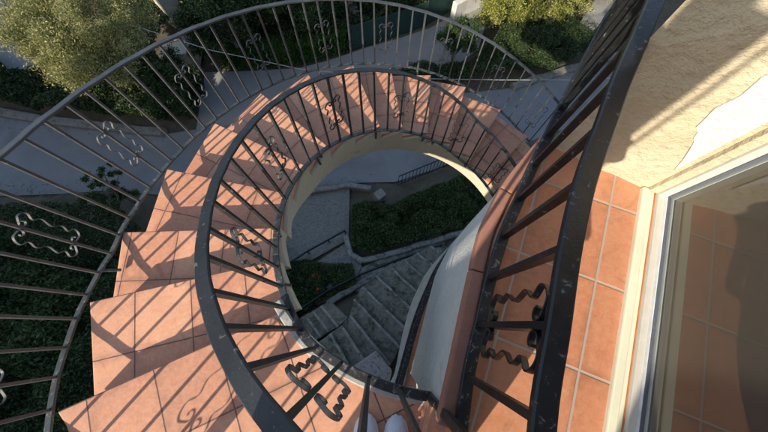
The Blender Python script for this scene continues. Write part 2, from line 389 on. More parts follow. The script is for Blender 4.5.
# stringer : solid waist from tread undersides to a helical soffit, stepped top
st = MB(); ro = 2.03
for k in range(1, 17):
    z = ZL-RISE*k-.032
    p0, p1 = inner_ph(k)+.2, inner_ph(k-1)+.2
    o0, o1 = outer_ph[k]+.5, outer_ph[k-1]+.5
    n = 4
    ii = [p0+(p1-p0)*t/n for t in range(n+1)]; oo = [o0+(o1-o0)*t/n for t in range(n+1)]
    for j in range(n):
        a, b, c_, d_ = pol(RI-.028, ii[j], 0), pol(RI-.028, ii[j+1], 0), pol(ro, oo[j+1], 0), pol(ro, oo[j], 0)
        sa, sb, scc, sdd = [min(soffit(q_), z-.09) for q_ in (ii[j], ii[j+1], oo[j+1], oo[j])]
        P = [(a.x, a.y), (b.x, b.y), (c_.x, c_.y), (d_.x, d_.y)]
        lo = [(P[i][0], P[i][1], (sa, sb, scc, sdd)[i]) for i in range(4)]; hi = [(p[0], p[1], z) for p in P]
        st.poly(hi); st.poly(lo[::-1]); st.poly([lo[0], lo[1], hi[1], hi[0]]); st.poly([lo[2], lo[3], hi[3], hi[2]])
        if j == 0: st.poly([lo[0], hi[0], hi[3], lo[3]])
        if j == n-1: st.poly([lo[1], lo[2], hi[2], hi[1]])
st.build('stringer', M['cream'], stair)
# rust stained fixing brackets below the inner rail
bk = 0
for d in (-150.5, -203, -236, -262, -268, -300):
    p = railpt(0, d); q = pol(RI-.034, d, p.z-.14)
    MB().bar(p+Vector((0, 0, -.02)), q, .02, .012).build('bracket', M['bot'], stair)

# ------------------------------------------------------------------ railings
def spiral(cx, cy, r0, r1, a0, a1, n):
    return [(cx+(r0+(r1-r0)*i/n)*math.cos(a0+(a1-a0)*i/n), cy+(r0+(r1-r0)*i/n)*math.sin(a0+(a1-a0)*i/n)) for i in range(n+1)]
def scroll_profile(L, W):
    """one side band: curls at both ends towards the bar, two bumps between; u along bar, v away from bar"""
    r = W*.27; cu, cv = -L/2+r+.035*L, r+.003
    first = spiral(cu, cv, r*.40, r, R(500), R(190), 26)
    last = [(-a, b) for a, b in first][::-1]
    half = [(-.497, .62), (-.455, .90), (-.375, 1.0), (-.285, .70), (-.165, .95)]
    seg = [(a*L, b*W) for a, b in half]+[(0, .68*W)]+[(-a*L, b*W) for a, b in half[::-1]]
    ctrl = first[-2:]+seg+last[:2]
    out = []
    for i in range(1, len(ctrl)-2):
        p0, p1, p2, p3 = ctrl[i-1:i+3]
        for s_ in range(5):
            t = s_/5
            out.append(tuple(.5*((2*p1[j])+(-p0[j]+p2[j])*t+(2*p0[j]-5*p1[j]+4*p2[j]-p3[j])*t*t+(-p0[j]+3*p1[j]-3*p2[j]+p3[j])*t**3) for j in (0, 1)))
    return first[:-1]+out+last[1:]
def add_scroll(root, p0, p1, L, W, band, thick, m, cen=.5):
    """p0 bottom, p1 top of bar"""
    p0 = Vector(p0); p1 = Vector(p1); e = (p1-p0).normalized(); rad = Vector((p0.x-CX, p0.y-CY, 0)).normalized()
    if root.get('flatn'): rad = Vector(root['flatn'])
    tan = e.cross(rad).normalized(); c = p0.lerp(p1, cen)
    prof = scroll_profile(L, W)
    for s_ in (-1, 1):
        pts = [c+e*a+tan*(s_*(b+.004)) for a, b in prof]
        MB().sweep(pts, [rad]*len(pts), band, thick).build('scroll', m, root, smooth=False)

# inner railing
inner_a = [-107.6, -114.2, -120.9, -127.2, -133.1, -138.4, -143.7, -149.6, -155.2, -161.3, -166.9, -173.3, -179.5, -185.9, -192.4, -198.9, -204.8, -211., -217.1, -223.3,
           -229.7, -235.8, -242.1, -248.4, -254.8, -260.7, -266.5, -272.6, -278.6, -284.3, -290.2, -296.2, -302.3, -308.4, -314.6, -320.9, -327.2, -333.5, -339.8, -346, -352, -358]
ir = empty('inner_railing', railpt(0, -200), label='curved iron railing with scrolls along the inner edge of the spiral stair', cat='railing')
def rail_sweep(root, k, a0, a1, w, h, m, name, dz=0):
    n = int(abs(a1-a0)/2)+1; pts = []; sd_ = []
    for i in range(n+1):
        d = a0+(a1-a0)*i/n; p = railpt(k, d); p.z += dz+.002*math.sin(d*.9); pts.append(p); sd_.append(Vector((math.cos(R(d)), math.sin(R(d)), 0)))
    return MB().sweep(pts, sd_, w, h).build(name, m, root)
rail_sweep(ir, 1, -107.6, -360, .038, .014, M['iron'], 'handrail')
rail_sweep(ir, 0, -107.6, -147, .040, .016, M['blackold'], 'bottom_rail'); rail_sweep(ir, 0, -147.05, -360, .036, .014, M['bot'], 'bottom_rail')
for i, d in enumerate(inner_a):
    a, b = railpt(0, d), railpt(1, d)
    w = .026 if i == 0 else .015
    side = Vector((math.cos(R(d)), math.sin(R(d)), 0))
    MB().bar(a+Vector((0, 0, -.035 if i == 0 else .004)), b-Vector((0, 0, .006)), w, w, side).build('post' if i == 0 else 'baluster', M['blackold'] if i == 0 else M['iron'], ir)
    if i in (3, 8, 13, 18, 23, 28, 33, 38): add_scroll(ir, a, b, .42 if i == 3 else .32, .082 if i == 3 else .074, .012, .0035, M['iron'], .52 if i == 3 else .5)
for d in (-131, -166, -205, -236, -262, -290, -318): 
    p = railpt(0, d); MB().bar(p+Vector((0, 0, -.005)), p+Vector((0, 0, -.07)), .03, .008).build('foot', M['bot'], ir)

# outer railing
outer_a = [-148.5+3.33*i for i in range(30, 0, -1)]
outer_a = [a for a in outer_a if a < -62] + [-148.5, -151.8, -155, -158.4, -161.5, -164.6, -167.6, -170.8, -174.1, -177.5, -180.7, -184.2, -187.4, -190.9, -194.4, -197.8,
       -201.3, -205., -208.2, -211.4, -215.1, -218.3, -221.7, -225.2, -228.7, -232.1, -235.5, -239.1, -242.5, -246.2, -249.6, -252.9,
       -256.3, -260., -263.6, -267.2, -270.7, -274.2, -277.7, -281.2, -284.8, -288.3, -291.9, -295.5, -299, -302.6, -306.1, -309.7]
i0 = outer_a.index(-148.5)
orl = empty('outer_railing', railpt(2, -200), label='tall curved grey iron railing with scrolls round the outer edge of the spiral stair', cat='railing')
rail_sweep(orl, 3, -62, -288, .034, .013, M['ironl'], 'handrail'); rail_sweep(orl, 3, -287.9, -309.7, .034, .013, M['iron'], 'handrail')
rail_sweep(orl, 2, -62, -309.7, .030, .013, M['bot'], 'bottom_rail')
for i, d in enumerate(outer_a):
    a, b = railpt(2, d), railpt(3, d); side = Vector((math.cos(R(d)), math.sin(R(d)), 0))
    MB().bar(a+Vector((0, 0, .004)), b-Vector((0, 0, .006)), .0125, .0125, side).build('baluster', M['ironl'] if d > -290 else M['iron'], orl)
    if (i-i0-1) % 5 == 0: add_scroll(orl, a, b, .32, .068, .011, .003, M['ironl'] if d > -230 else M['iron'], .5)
p = railpt(2, -132.5); q = railpt(3, -132.5); MB().bar(p+Vector((0, 0, -.05)), q, .042, .042, (1, .2, 0)).build('post', M['iron'], orl)
p = railpt(2, -263.5); q = railpt(3, -263.5); MB().bar(p+Vector((0, 0, -.05)), q, .018, .018, (0, 1, 0)).build('post', M['ironl'], orl)
for d in (-165, -200, -232, -263.5, -290):
    p = railpt(2, d); q = pol(math.hypot(p.x-CX, p.y-CY)-.06, d, p.z); q.z = p.z-.04
    MB().bar(p+Vector((0, 0, -.012)), q+Vector((0, 0, -.03)), .022, .012).build('bracket', M['bot'], orl)

# ------------------------------------------------------------------ house
DD = Vector((.333, .943, 0)).normalized()          # along the door, away from the viewer
DN = Vector((.943, -.333, 0)).normalized()         # into the house
CORN = Vector((1.079, .590, 0)); W0 = Vector((.708, .772, 0))
house = empty('house', (1.5, 0, -9.5), label='cream stuccoed house with a glazed balcony door beside the stair', cat='house')
cop = [(.208, -.317), (.262, -.11), (.323, .13), (.383, .35), (.440, .475), (.507, .596), (.600, .715), (.659, .788)]
def smooth_poly(P, n=6):
    out = []
    Q = [P[0]]+list(P)+[P[-1]]
    for i in range(1, len(Q)-2):
        for s_ in range(n):
            t = s_/n; p0, p1, p2, p3 = Q[i-1:i+3]
            out.append(tuple(.5*((2*p1[j])+(-p0[j]+p2[j])*t+(2*p0[j]-5*p1[j]+4*p2[j]-p3[j])*t*t+(-p0[j]+3*p1[j]-3*p2[j]+p3[j])*t**3) for j in (0, 1)))
    out.append(tuple(P[-1])); return out
copS = smooth_poly(cop)
def offset(P, d):
    out = []
    for i, p in enumerate(P):
        a = P[max(i-1, 0)]; b = P[min(i+1, len(P)-1)]; t = Vector((b[0]-a[0], b[1]-a[1])).normalized()
        out.append((p[0]+t.y*d, p[1]-t.x*d))
    return out
def buv(p):
    q = Vector((p[0], p[1], 0))-Vector((.934, .502, 0)); return (q.dot(DD), q.dot(DN)-.0)
def strip(Pa, Pb, z0, z1): return [(a[0], a[1]) for a in Pa]+[(b[0], b[1]) for b in reversed(Pb)]
# balcony floor
inn = offset(copS, .062)
fl = [(.262, -.325)]+[p for p in inn[1:]]+[(W0.x-.02, W0.y+.05), (CORN.x+.02, CORN.y+.02), tuple((CORN+DN*.005-DD*2.6).xy), (.15, -1.6)]
MB().prism(fl, ZB-.12, ZB, buv).build('balcony_floor', M['balc'], house)
# step between landing and balcony (behind the corner post)
MB().prism([(.218, -.300), (.04, -.95), (.10, -1.6), (.148, -1.6), (.274, -.337)], ZL+.002, ZL+RISE, buv).build('balcony_step', M['tread'], house)
# coping tiles (bullnose pieces)
prev = 0; n = len(copS); groups = [(0, 14), (14, 28), (28, n-1)]
for a, b in groups:
    A = copS[a:b+1]; B = offset(copS, .052)[a:b+1]; t0 = Vector((A[0][0], A[0][1])); 
    A = list(A); B = list(B)
    d0 = (Vector(A[1])-Vector(A[0])).normalized()*.003; A[0] = tuple(Vector(A[0])+d0); B[0] = tuple(Vector(B[0])+d0)
    MB().prism(A+B[::-1], ZB-.055, ZB+.004).build('coping_tile', M['coping'], house, .008)
# white fascia below coping
ins = offset(copS, .022)
fpts = ins+[(W0.x+.20, W0.y-.10), (CORN.x, CORN.y-.2), (.95, -1.6), (.30, -1.6), (.27, -.345)]
MB().prism(fpts, -2.42, ZB-.122).build('balcony_fascia', M['white'], house)
# wall beside the door (rough stucco) + flank + wall above door, solid blocks
wallh = 1.45; zb = -1.36
flank_end = W0+Vector((math.cos(R(45.5)), math.sin(R(45.5)), 0))*3.2
P1 = [W0.xy, CORN.xy, (CORN+DN*.02).xy, (CORN+DN*2.6).xy, (flank_end+DN*3).xy, flank_end.xy]
sw = MB()
# subdivided stucco faces with gentle unevenness
def uneven_wall(mb, a, b, z0, z1, nrm, nu, nv, amp):
    a = Vector(a); b = Vector(b); g = []
    for j in range(nv+1):
        row = []
        for i in range(nu+1):
            p = a.lerp(b, i/nu); zz = z0+(z1-z0)*j/nv
            e = 0 if i in (0, nu) or j in (0, nv) else amp*(math.sin(i*.9+j*.37)+math.sin(j*.8-i*.5+1)+rnd.uniform(-.6, .6))
            q = Vector((p.x, p.y, zz))+nrm*e; row.append(q)
        g.append(row)
    for j in range(nv):
        for i in range(nu): mb.poly([g[j][i], g[j][i+1], g[j+1][i+1], g[j+1][i]])
WN = Vector((CORN.y-W0.y, -(CORN.x-W0.x), 0)).normalized()   # outward normal of the wall beside the door
if WN.y > 0: WN = -WN
uneven_wall(sw, (W0.x, W0.y, 0), (CORN.x, CORN.y, 0), zb, wallh, WN, 14, 100, .0022)
uneven_wall(sw, (flank_end.x, flank_end.y, 0), (W0.x, W0.y, 0), zb, wallh, Vector((-.71, .70, 0)), 60, 60, .0015)
sw.poly([Vector((*CORN.xy, zb)), Vector((*(CORN+DN*.30).xy, zb)), Vector((*(CORN+DN*.30).xy, wallh)), Vector((*CORN.xy, wallh))])
top = [W0.xy, CORN.xy, (CORN+DN*3).xy, (flank_end+DN*3).xy, flank_end.xy]
sw.poly([Vector((*p, wallh)) for p in top]); sw.poly([Vector((*p, zb)) for p in top][::-1])
sw.build('stucco_wall', M['stucco'], house)
# column and pole added out of view, only to shade the wall by the door
def shade_col(t0, t1, top, nm):
    s0 = -1.6; tc = (t0+t1)/2; x, y = s0*.5736-tc*.8192, s0*.8192+tc*.5736
    MB().box((x, y, (top-9.6)/2), abs(t1-t0), .16, top+9.6, (-.8192, .5736, 0), (.5736, .8192, 0)).build(nm, M['white'], house, .004)
shade_col(-.26, -.14, 1.6, 'shade_column'); shade_col(-.337, -.2605, 1.0, 'shade_column'); shade_col(-.371, -.356, 1.0, 'shade_pole')
# smooth sunlit white patch beside the door: sun glare put into colour and outline
WD = (Vector((CORN.x, CORN.y, 0))-Vector((W0.x, W0.y, 0))).normalized()
def wpt(u, z, e): q = Vector((W0.x, W0.y, 0))+WD*u+WN*e; return Vector((q.x, q.y, z))
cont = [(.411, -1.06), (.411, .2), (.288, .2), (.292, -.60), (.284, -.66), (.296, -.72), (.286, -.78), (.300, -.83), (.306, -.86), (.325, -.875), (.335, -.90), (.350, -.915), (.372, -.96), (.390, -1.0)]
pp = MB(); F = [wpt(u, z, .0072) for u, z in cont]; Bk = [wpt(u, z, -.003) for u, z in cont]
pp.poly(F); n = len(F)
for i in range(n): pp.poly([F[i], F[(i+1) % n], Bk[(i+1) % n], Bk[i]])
pp.build('painted_sun_patch', rough_mat('sunlit white', (.72, .71, .66), (.78, .77, .72), 4, 34, .016, (.5, .46, .38), (.66, .74), 30), house)
# lintel wall over the door, continuing behind the viewer
a = CORN+DN*.02; b = CORN-DD*3.2+DN*.02
MB().prism([tuple(p.xy) for p in (b, b+DN*.28, a+DN*.28, a)], .95, wallh).build('lintel_wall', M['stucco'], house)
# wall beyond the door's far jamb, behind the viewer
a2 = CORN-DD*1.9
MB().prism([tuple(p.xy) for p in (a2, a2-DD*1.6, a2-DD*1.6+DN*.28, a2+DN*.28)], -2.4, .95).build('side_wall', M['stucco'], house)
# indoor room
ra = CORN+DN*.16; 
MB().prism([tuple(p.xy) for p in (CORN+DN*.14-DD*2.4, CORN+DN*3.4-DD*2.4, CORN+DN*3.4-DD*.03, CORN+DN*.14-DD*.03)], ZB-.12, ZB-.004, buv).build('room_floor', M['inter'], house)
MB().prism([tuple(p.xy) for p in (CORN+DN*.31, CORN+DN*3.4, CORN+DN*3.4+DD*.15, CORN+DN*.31+DD*.15)], ZB, 1.2).build('room_wall', M['housew'], house)
MB().prism([tuple(p.xy) for p in (CORN+DN*.31-DD*.012, CORN+DN*3.4-DD*.012, CORN+DN*3.4-DD*.001, CORN+DN*.31-DD*.001)], ZB-.003, ZB+.085).build('skirting', M['inter'], house)
MB().prism([tuple(p.xy) for p in (CORN+DN*.30-DD*2.5, CORN+DN*3.5-DD*2.5, CORN+DN*3.5+DD*.1, CORN+DN*.30+DD*.1)], 1.2, 1.4).build('ceiling', M['housew'], house)
# sliding door
door = empty('sliding_door', (0, 0, 0)); door.parent = house; door.matrix_parent_inverse = Matrix.Translation(-house.location)
def lb(n0, n1, z0, z1, d0=0.0, d1=-1.9, m='frame', name='door_frame', bev=.002):
    A = CORN+DN*n0+DD*d0; B = CORN+DN*n1+DD*d0; C = CORN+DN*n1+DD*d1; D = CORN+DN*n0+DD*d1
    o = MB().prism([tuple(p.xy) for p in (D, C, B, A)], z0, z1).build(name, M[m], None, bev); o.parent = door; return o
lb(.000, .034, ZB-.01, ZB+.020, -.004, m='sill', name='threshold', bev=.006)
lb(.034, .052, ZB-.01, ZB+.012, -.004, m='sill', name='threshold', bev=.004)
lb(.052, .0555, ZB-.01, ZB+.014, -.004, m='seal', name='sealant', bev=0)
lb(.0555, .082, ZB-.01, ZB+.030, -.030, m='frame', name='door_frame')
lb(.082, .085, ZB-.01, ZB+.040, -.030, m='whitep', name='door_frame', bev=0)
lb(.0855, .0975, ZB-.01, ZB+.041, -.034, m='gasket', name='gasket', bev=0)
lb(.098, .1085, ZB-.01, ZB+.052, -.045, m='grey', name='door_rail')
# vertical jamb at the corner
lb(.0215, .0555, ZB+.022, .94, -.0005, -.020, 'stucco', 'jamb')
lb(.0555, .085, ZB+.005, .94, -.001, -.030, 'frame', 'door_frame')
lb(.085, .098, ZB+.005, .94, -.001, -.033, 'gasket', 'gasket', 0)
lb(.098, .1085, ZB+.005, .94, -.001, -.045, 'grey', 'door_stile')
lb(.1005, .1065, ZB+.053, .92, -.043, -1.86, 'glass', 'glass_pane', 0)
lb(.0555, .118, .90, .948, -.031, -1.9, 'frame', 'door_frame')
lb(.098, .118, ZB+.062, .90, -1.84, -1.89, 'grey', 'door_stile')
# roof slab
MB().prism([tuple(p.xy) for p in (CORN-DD*3.4+DN*.02, CORN-DD*3.4+DN*4, flank_end+DN*4, flank_end, W0)], wallh+.002, wallh+.2).build('roof', M['housew'], house)
# lower storey
lcop = [(.10, -.95), (.26, -.706-.1), (.375, -.25), (.445, .05), (.53, .33), (.63, .56), (.75, .80), (.93, 1.05), (1.2, 1.35)]
lS = smooth_poly(lcop); ZF = -4.32
lfl = offset(lS, .05)+[(3.2, 1.35), (3.2, -2.2), (.3, -2.2)]
MB().prism(lfl, ZF-.12, ZF, buv).build('lower_balcony_floor', M['balc'], house)
lfas = lS+[(3.1, 1.3), (3.1, -2.2), (-.1, -2.2)]
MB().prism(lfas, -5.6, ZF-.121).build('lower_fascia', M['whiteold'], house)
A = lS; B = offset(lS, .048)
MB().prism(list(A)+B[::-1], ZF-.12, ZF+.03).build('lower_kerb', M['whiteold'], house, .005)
body = [(1.65, -2.3), (4.8, -2.3), (4.8, 1.1), (2.9, 1.1), (2.2, 1.1)]
MB().prism(body, -9.6, -2.425).build('lower_wall', M['white'], house)
MB().prism([(-.6, -8), (4.8, -8), (4.8, -2.302), (-.6, -2.302)], -9.6, 1.4).build('rear_wing', M['stucco'], house)

# ------------------------------------------------------------------ balcony railings
def path_rail(root, P, z0, H, wb, hb, wt, ht, mats, bars, wbar, scroll=None, scl=(.30, .06)):
    n = len(P); sides = []
    for i in range(n):
        a = Vector(P[max(i-1, 0)]); b = Vector(P[min(i+1, n-1)]); t = (b-a).normalized(); sides.append(Vector((t.y, -t.x, 0)))
    MB().sweep([Vector((*p, z0)) for p in P], sides, wb, hb).build('bottom_rail', mats[1], root)
    MB().sweep([Vector((*p, z0+H)) for p in P], sides, wt, ht).build('handrail', mats[0], root)
    cum = [0]
    for i in range(1, n): cum.append(cum[-1]+(Vector(P[i])-Vector(P[i-1])).length)
    for s_ in bars:
        if s_ > cum[-1]: continue
        i = max(k for k in range(n) if cum[k] <= s_+1e-9); i = min(i, n-2); t = (s_-cum[i])/(cum[i+1]-cum[i])
        p = Vector(P[i]).lerp(Vector(P[i+1]), t); q0 = Vector((p.x, p.y, z0+hb/2-.002)); q1 = Vector((p.x, p.y, z0+H-ht/2+.002))
        MB().bar(q0, q1, wbar, wbar*.8, sides[i]).build('baluster', mats[2], root)
        if scroll and scroll(s_):
            root['flatn'] = list(sides[i]); add_scroll(root, q0, q1, scl[0], scl[1], .017, .0045, mats[2], .54)
    if 'flatn' in root: del root['flatn']
rp = smooth_poly([(.270, -.40), (.311, -.161), (.36, .006), (.408, .171), (.468, .336), (.545, .497), (.60, .615), (.68, .765), (.765, .925), (.90, 1.17), (1.1, 1.53)])
br = empty('balcony_railing', (.4, 0, ZB), label='thick chipped black iron railing with a scroll along the balcony edge by the glass door', cat='railing')
def arc_at(P, y):
    s_ = 0
    for i in range(1, len(P)):
        if P[i][1] > y: return s_+(y-P[i-1][1])/(P[i][1]-P[i-1][1])*(Vector(P[i])-Vector(P[i-1])).length
        s_ += (Vector(P[i])-Vector(P[i-1])).length
bars = [arc_at(rp, y) for y in (-.325, -.162, .006, .173, .336, .497, .655, .80, .94, 1.08, 1.22, 1.36, 1.48)]
sc_s = bars[2]
path_rail(br, rp, ZB+.027, .522, .042, .022, .048, .024, (M['black'], M['blackold'], M['black']), bars, .023, lambda s_: abs(s_-sc_s) < .01, (.385, .095))
lrp = smooth_poly([(.12, -1.05), (.255, -.633), (.411, -.066), (.52, .25), (.607, .447), (.718, .691), (.90, .96)])
lr = empty('lower_balcony_railing', (.4, 0, ZF), label='peeling black iron railing on the balcony one floor below', cat='railing')
path_rail(lr, lrp, ZF+.05, .42, .04, .02, .055, .02, (M['blackold'], M['blackold'], M['blackold']), [.05+.16*i for i in range(14)], .018)

# ------------------------------------------------------------------ ground and roads
def polyline_dist(x, y, P):
    """signed distance (positive on the house side) from a left-to-right polyline"""
    best = None
    d = np.full(x.shape, 1e9); sgn = np.ones(x.shape)
    for (ax, ay), (bx, by) in zip(P, P[1:]):
        vx, vy = bx-ax, by-ay; L2 = vx*vx+vy*vy
        t = np.clip(((x-ax)*vx+(y-ay)*vy)/L2, 0, 1); dx = x-(ax+t*vx); dy = y-(ay+t*vy); dd = np.hypot(dx, dy)
        cr = vx*(y-ay)-vy*(x-ax); m_ = dd < d; d = np.where(m_, dd, d); sgn = np.where(m_, np.where(cr < 0, 1, -1), sgn)
    return d*sgn
ZR = -9.5
near = [tuple(at(px, py, ZR).xy) for px, py in ((-260, 215), (0, 196), (60, 194), (110, 190), (170, 196), (285, 193), (345, 183), (395, 182), (470, 158))]
near += [(near[-1][0]+6, near[-1][1]+2.6)]
def gz(x, y):
    x = np.asarray(x, float); y = np.asarray(y, float); d = polyline_dist(x, y, near)
    z = -9.56+np.clip(d-.1, 0, 7)*.40+np.where(d > .1, .05, 0)
    return z
def terrain():
    xs = np.concatenate([np.linspace(-400, -22, 12), np.arange(-20, 16, .35), np.linspace(18, 400, 12)])
    ys = np.concatenate([np.linspace(-400, -12, 12), np.arange(-10, 20, .35), np.linspace(22, 400, 12)])
    X, Y = np.meshgrid(xs, ys)
    Z = gz(X, Y)+rng.normal(0, .012, X.shape)
    Z = np.where((np.abs(X) > 30) | (np.abs(Y) > 30), -9.6, np.minimum(Z, -6.75))
    n, m_ = X.shape; v = np.stack([X, Y, Z], -1).reshape(-1, 3)
    f = [(j*m_+i, j*m_+i+1, (j+1)*m_+i+1, (j+1)*m_+i) for j in range(n-1) for i in range(m_-1)]
    me = bpy.data.meshes.new('ground'); me.from_pydata(v.tolist(), [], f); return me
g = link('ground', terrain(), M['earth'], None, True); tag(g, kind='structure')
def flat(name, pxs, z, m, kind='structure', **k):
    pts = [at(px, py, z) for px, py in pxs]
    o = MB().poly([Vector((p.x, p.y, z)) for p in pts], [(p.x, p.y) for p in pts]).build(name, m)
    return tag(o, kind=kind, **k)
far_kerb = [(-260, 92), (0, 113), (50, 122), (100, 127), (165, 134), (235, 124), (330, 108), (420, 98), (511, 88), (574, 69), (640, 50), (760, 5)]
near_e = [(470, 158), (395, 182), (345, 183), (285, 193), (170, 196), (110, 190), (60, 194), (0, 196), (-260, 215)]
flat('road', far_kerb+[(900, 60), (700, 110)]+near_e, ZR, M['road'])
# upper lane: joins the road at the left and climbs to the upper right
flat('side_road', [(196, 130), (205, 72), (250, 71), (300, 68), (330, 60), (365, 48), (400, 38), (430, 28), (455, 14), (474, 0), (520, -20), (500, 6), (486, 24), (478, 50), (455, 66), (420, 74), (380, 80), (320, 92), (262, 108), (235, 124)], ZR+.012, M['road2'])
flat('upper_road', [(-80, 90), (-60, -20), (10, -30), (56, -10), (50, 20), (46, 50), (52, 88), (30, 96), (0, 62)], ZR+.012, M['road2'])
flat('paved_yard', [(170, 64), (172, 38), (194, 34), (202, 50), (200, 74), (178, 78)], ZR+.02, M['terra2'])

def wall_line(name, pts, zs, w, h, m, **k):
    """rough low wall along ground points"""
    mb = MB(); P = [Vector((p[0], p[1], zs)) if not hasattr(zs, '__len__') else Vector((p[0], p[1], zs[i])) for i, p in enumerate(pts)]
    D = []
    for a, b in zip(P, P[1:]):
        n = max(1, int((b-a).length/.22))
        D += [a.lerp(b, i/n) for i in range(n)]
    D.append(P[-1])
    D = [p+Vector((rnd.uniform(-.02, .02), rnd.uniform(-.02, .02), rnd.uniform(-.02, .02))) for p in D]
    sd_ = []
    for i in range(len(D)):
        t = (D[min(i+1, len(D)-1)]-D[max(i-1, 0)]).normalized(); sd_.append(Vector((t.y, -t.x, 0)))
    for i in range(len(D)): D[i] += Vector((0, 0, h/2))
    i0 = len(mb.v)
    mb.sweep(D, sd_, w, h)
    return tag(mb.build(name, m), **k)
K = [at(px, py, ZR) for px, py in far_kerb]
wall_line('stone_kerb', [(p.x, p.y) for p in K[:5]], ZR-.05, .30, .22, M['kerb'], label='pale rough stone kerb along the far side of the road, left of the stair', cat='kerb')
wall_line('stone_kerb', [(p.x, p.y) for p in K[8:11]], ZR-.05, .28, .2, M['kerb'], label='pale rough stone kerb beside the road on the right, under the dark shrubs', cat='kerb')
# garden wall beside the road, pillar, iron fence
gw = [at(px, py, -9.3) for px, py in ((262, 200), (290, 196), (318, 191), (350, 186), (372, 189))]
wall_line('garden_wall', [(p.x, p.y) for p in gw], -9.6, .16, .42, M['kerb'], label='low pale stone wall between the road and the rubble slope', cat='wall')
pc = at(380, 197, -9.0)
pil = MB(); 
for i in range(5):
    pil.box((pc.x+rnd.uniform(-.02, .02), pc.y+rnd.uniform(-.02, .02), -9.5+.17*i), .30+rnd.uniform(-.03, .03), .26+rnd.uniform(-.03, .03), .19, (math.cos(.3+i*.1), math.sin(.3+i*.1), 0), (-math.sin(.3+i*.1), math.cos(.3+i*.1), 0))
tag(pil.build('stone_pillar', M['kerb'], None, .02), 'squat rough stone pillar at the start of the black road fence', 'pillar')
fa, fb = at(398, 184, -9.3), at(486, 148, -9.3); fa.z = fb.z = -9.45
fe = empty('iron_fence', fa, label='black iron bar fence between the road and the green bank inside the well view', cat='fence')
n = 26
MB().bar(fa+Vector((0, 0, .72)), fb+Vector((0, 0, .72)), .035, .03).build('top_rail', M['iron'], fe)
MB().bar(fa+Vector((0, 0, .10)), fb+Vector((0, 0, .10)), .03, .03).build('bottom_rail', M['iron'], fe)
for i in range(n+1):
    p = fa.lerp(fb, i/n); MB().bar(p, p+Vector((0, 0, .72)), .016, .016, (1, 0, 0)).build('fence_bar', M['iron'], fe)
def gat(px, py, dz=0):
    z = -8.5
    for _ in range(25):
        p = at(px, py, z); z = .5*z+.5*(min(float(gz(p.x, p.y)), -6.75)+dz)
    return Vector((p.x, p.y, z))
def drape(name, pxs, m, dz=.05, sub=5, amp=.02, **k):
    """paving laid over the slope with real unevenness"""
    P = [gat(px, py) for px, py in pxs]
    bm = bmesh.new(); xs = [p.x for p in P]; ys = [p.y for p in P]
    st_ = .12; gx = np.arange(min(xs)-st_, max(xs)+2*st_, st_); gy = np.arange(min(ys)-st_, max(ys)+2*st_, st_)
    vv = [[bm.verts.new((x, y, 0)) for x in gx] for y in gy]
    for j in range(len(gy)-1):
        for i in range(len(gx)-1): bm.faces.new((vv[j][i], vv[j][i+1], vv[j+1][i+1], vv[j+1][i]))
    area = sum(P[i].x*P[(i+1) % len(P)].y-P[(i+1) % len(P)].x*P[i].y for i in range(len(P)))
    for i in range(len(P)):
        a = P[i]; b = P[(i+1) % len(P)]; t = Vector((b.x-a.x, b.y-a.y, 0)); nn = Vector((t.y, -t.x, 0))*(1 if area > 0 else -1)
        bmesh.ops.bisect_plane(bm, geom=bm.verts[:]+bm.edges[:]+bm.faces[:], plane_co=(a.x, a.y, 0), plane_no=nn, clear_outer=True)
    for v_ in bm.verts: v_.co.z = min(float(gz(v_.co.x, v_.co.y)), -6.75)+dz+rnd.uniform(-amp, amp)
    me = bpy.data.meshes.new(name); bm.to_mesh(me); bm.free(); o = link(name, me, m); return tag(o, **k)
drape('rubble_slope', [(268, 206), (300, 198), (350, 189), (349, 240), (300, 268), (270, 282)], M['rubble'], .10, kind='structure')
drape('rubble_path', [(292, 286), (318, 262), (347, 243), (362, 266), (352, 292), (300, 312)], M['rubble'], .09, kind='structure')
drape('lower_rubble_path', [(352, 292), (362, 268), (440, 232), (452, 262), (400, 290)], M['step'], .085, kind='structure')
def rail_line(name, pxs, hgt, r, m, **k):
    P = [gat(px, py)+Vector((0, 0, hgt)) for px, py in pxs]; root = empty(name, P[0], **k)
    MB().tube(P, r, 8).build('rail', m, root)
    for p in P: MB().tube([p, p-Vector((0, 0, hgt+.2))], r*.8, 8).build('post', m, root)
    return root
rail_line('garden_handrail', [(286, 270), (310, 254), (330, 243), (346, 234)], .35, .028, M['black'], label='dark metal handrail crossing between the two rubble stone patches', cat='handrail')
rail_line('garden_handrail', [(300, 312), (330, 292), (360, 277), (395, 263), (440, 247)], .35, .030, M['black'], label='long dark metal handrail above the mossy steps', cat='handrail')
rail_line('garden_handrail', [(314, 346), (330, 333), (348, 320)], .30, .034, M['black'], label='short thick dark handrail dividing the two flights of mossy steps', cat='handrail')
def edging(name, pxs, w, h, m, **k):
    P = [gat(px, py) for px, py in pxs]
    return wall_line(name, [(p.x, p.y) for p in P], [p.z-.05 for p in P], w, h, m, **k)
edging('stone_edging', [(346, 238), (352, 256), (362, 262), (380, 258), (400, 252), (420, 246), (440, 240), (462, 233)], .15, .24, M['stepedge'], label='pale stone edging curving below the green bank', cat='edging')
edging('stone_edging', [(328, 305), (340, 296), (356, 287), (372, 278), (390, 270), (412, 262), (440, 252)], .15, .24, M['stepedge'], label='whitish stone edging along the top of the mossy steps', cat='edging')

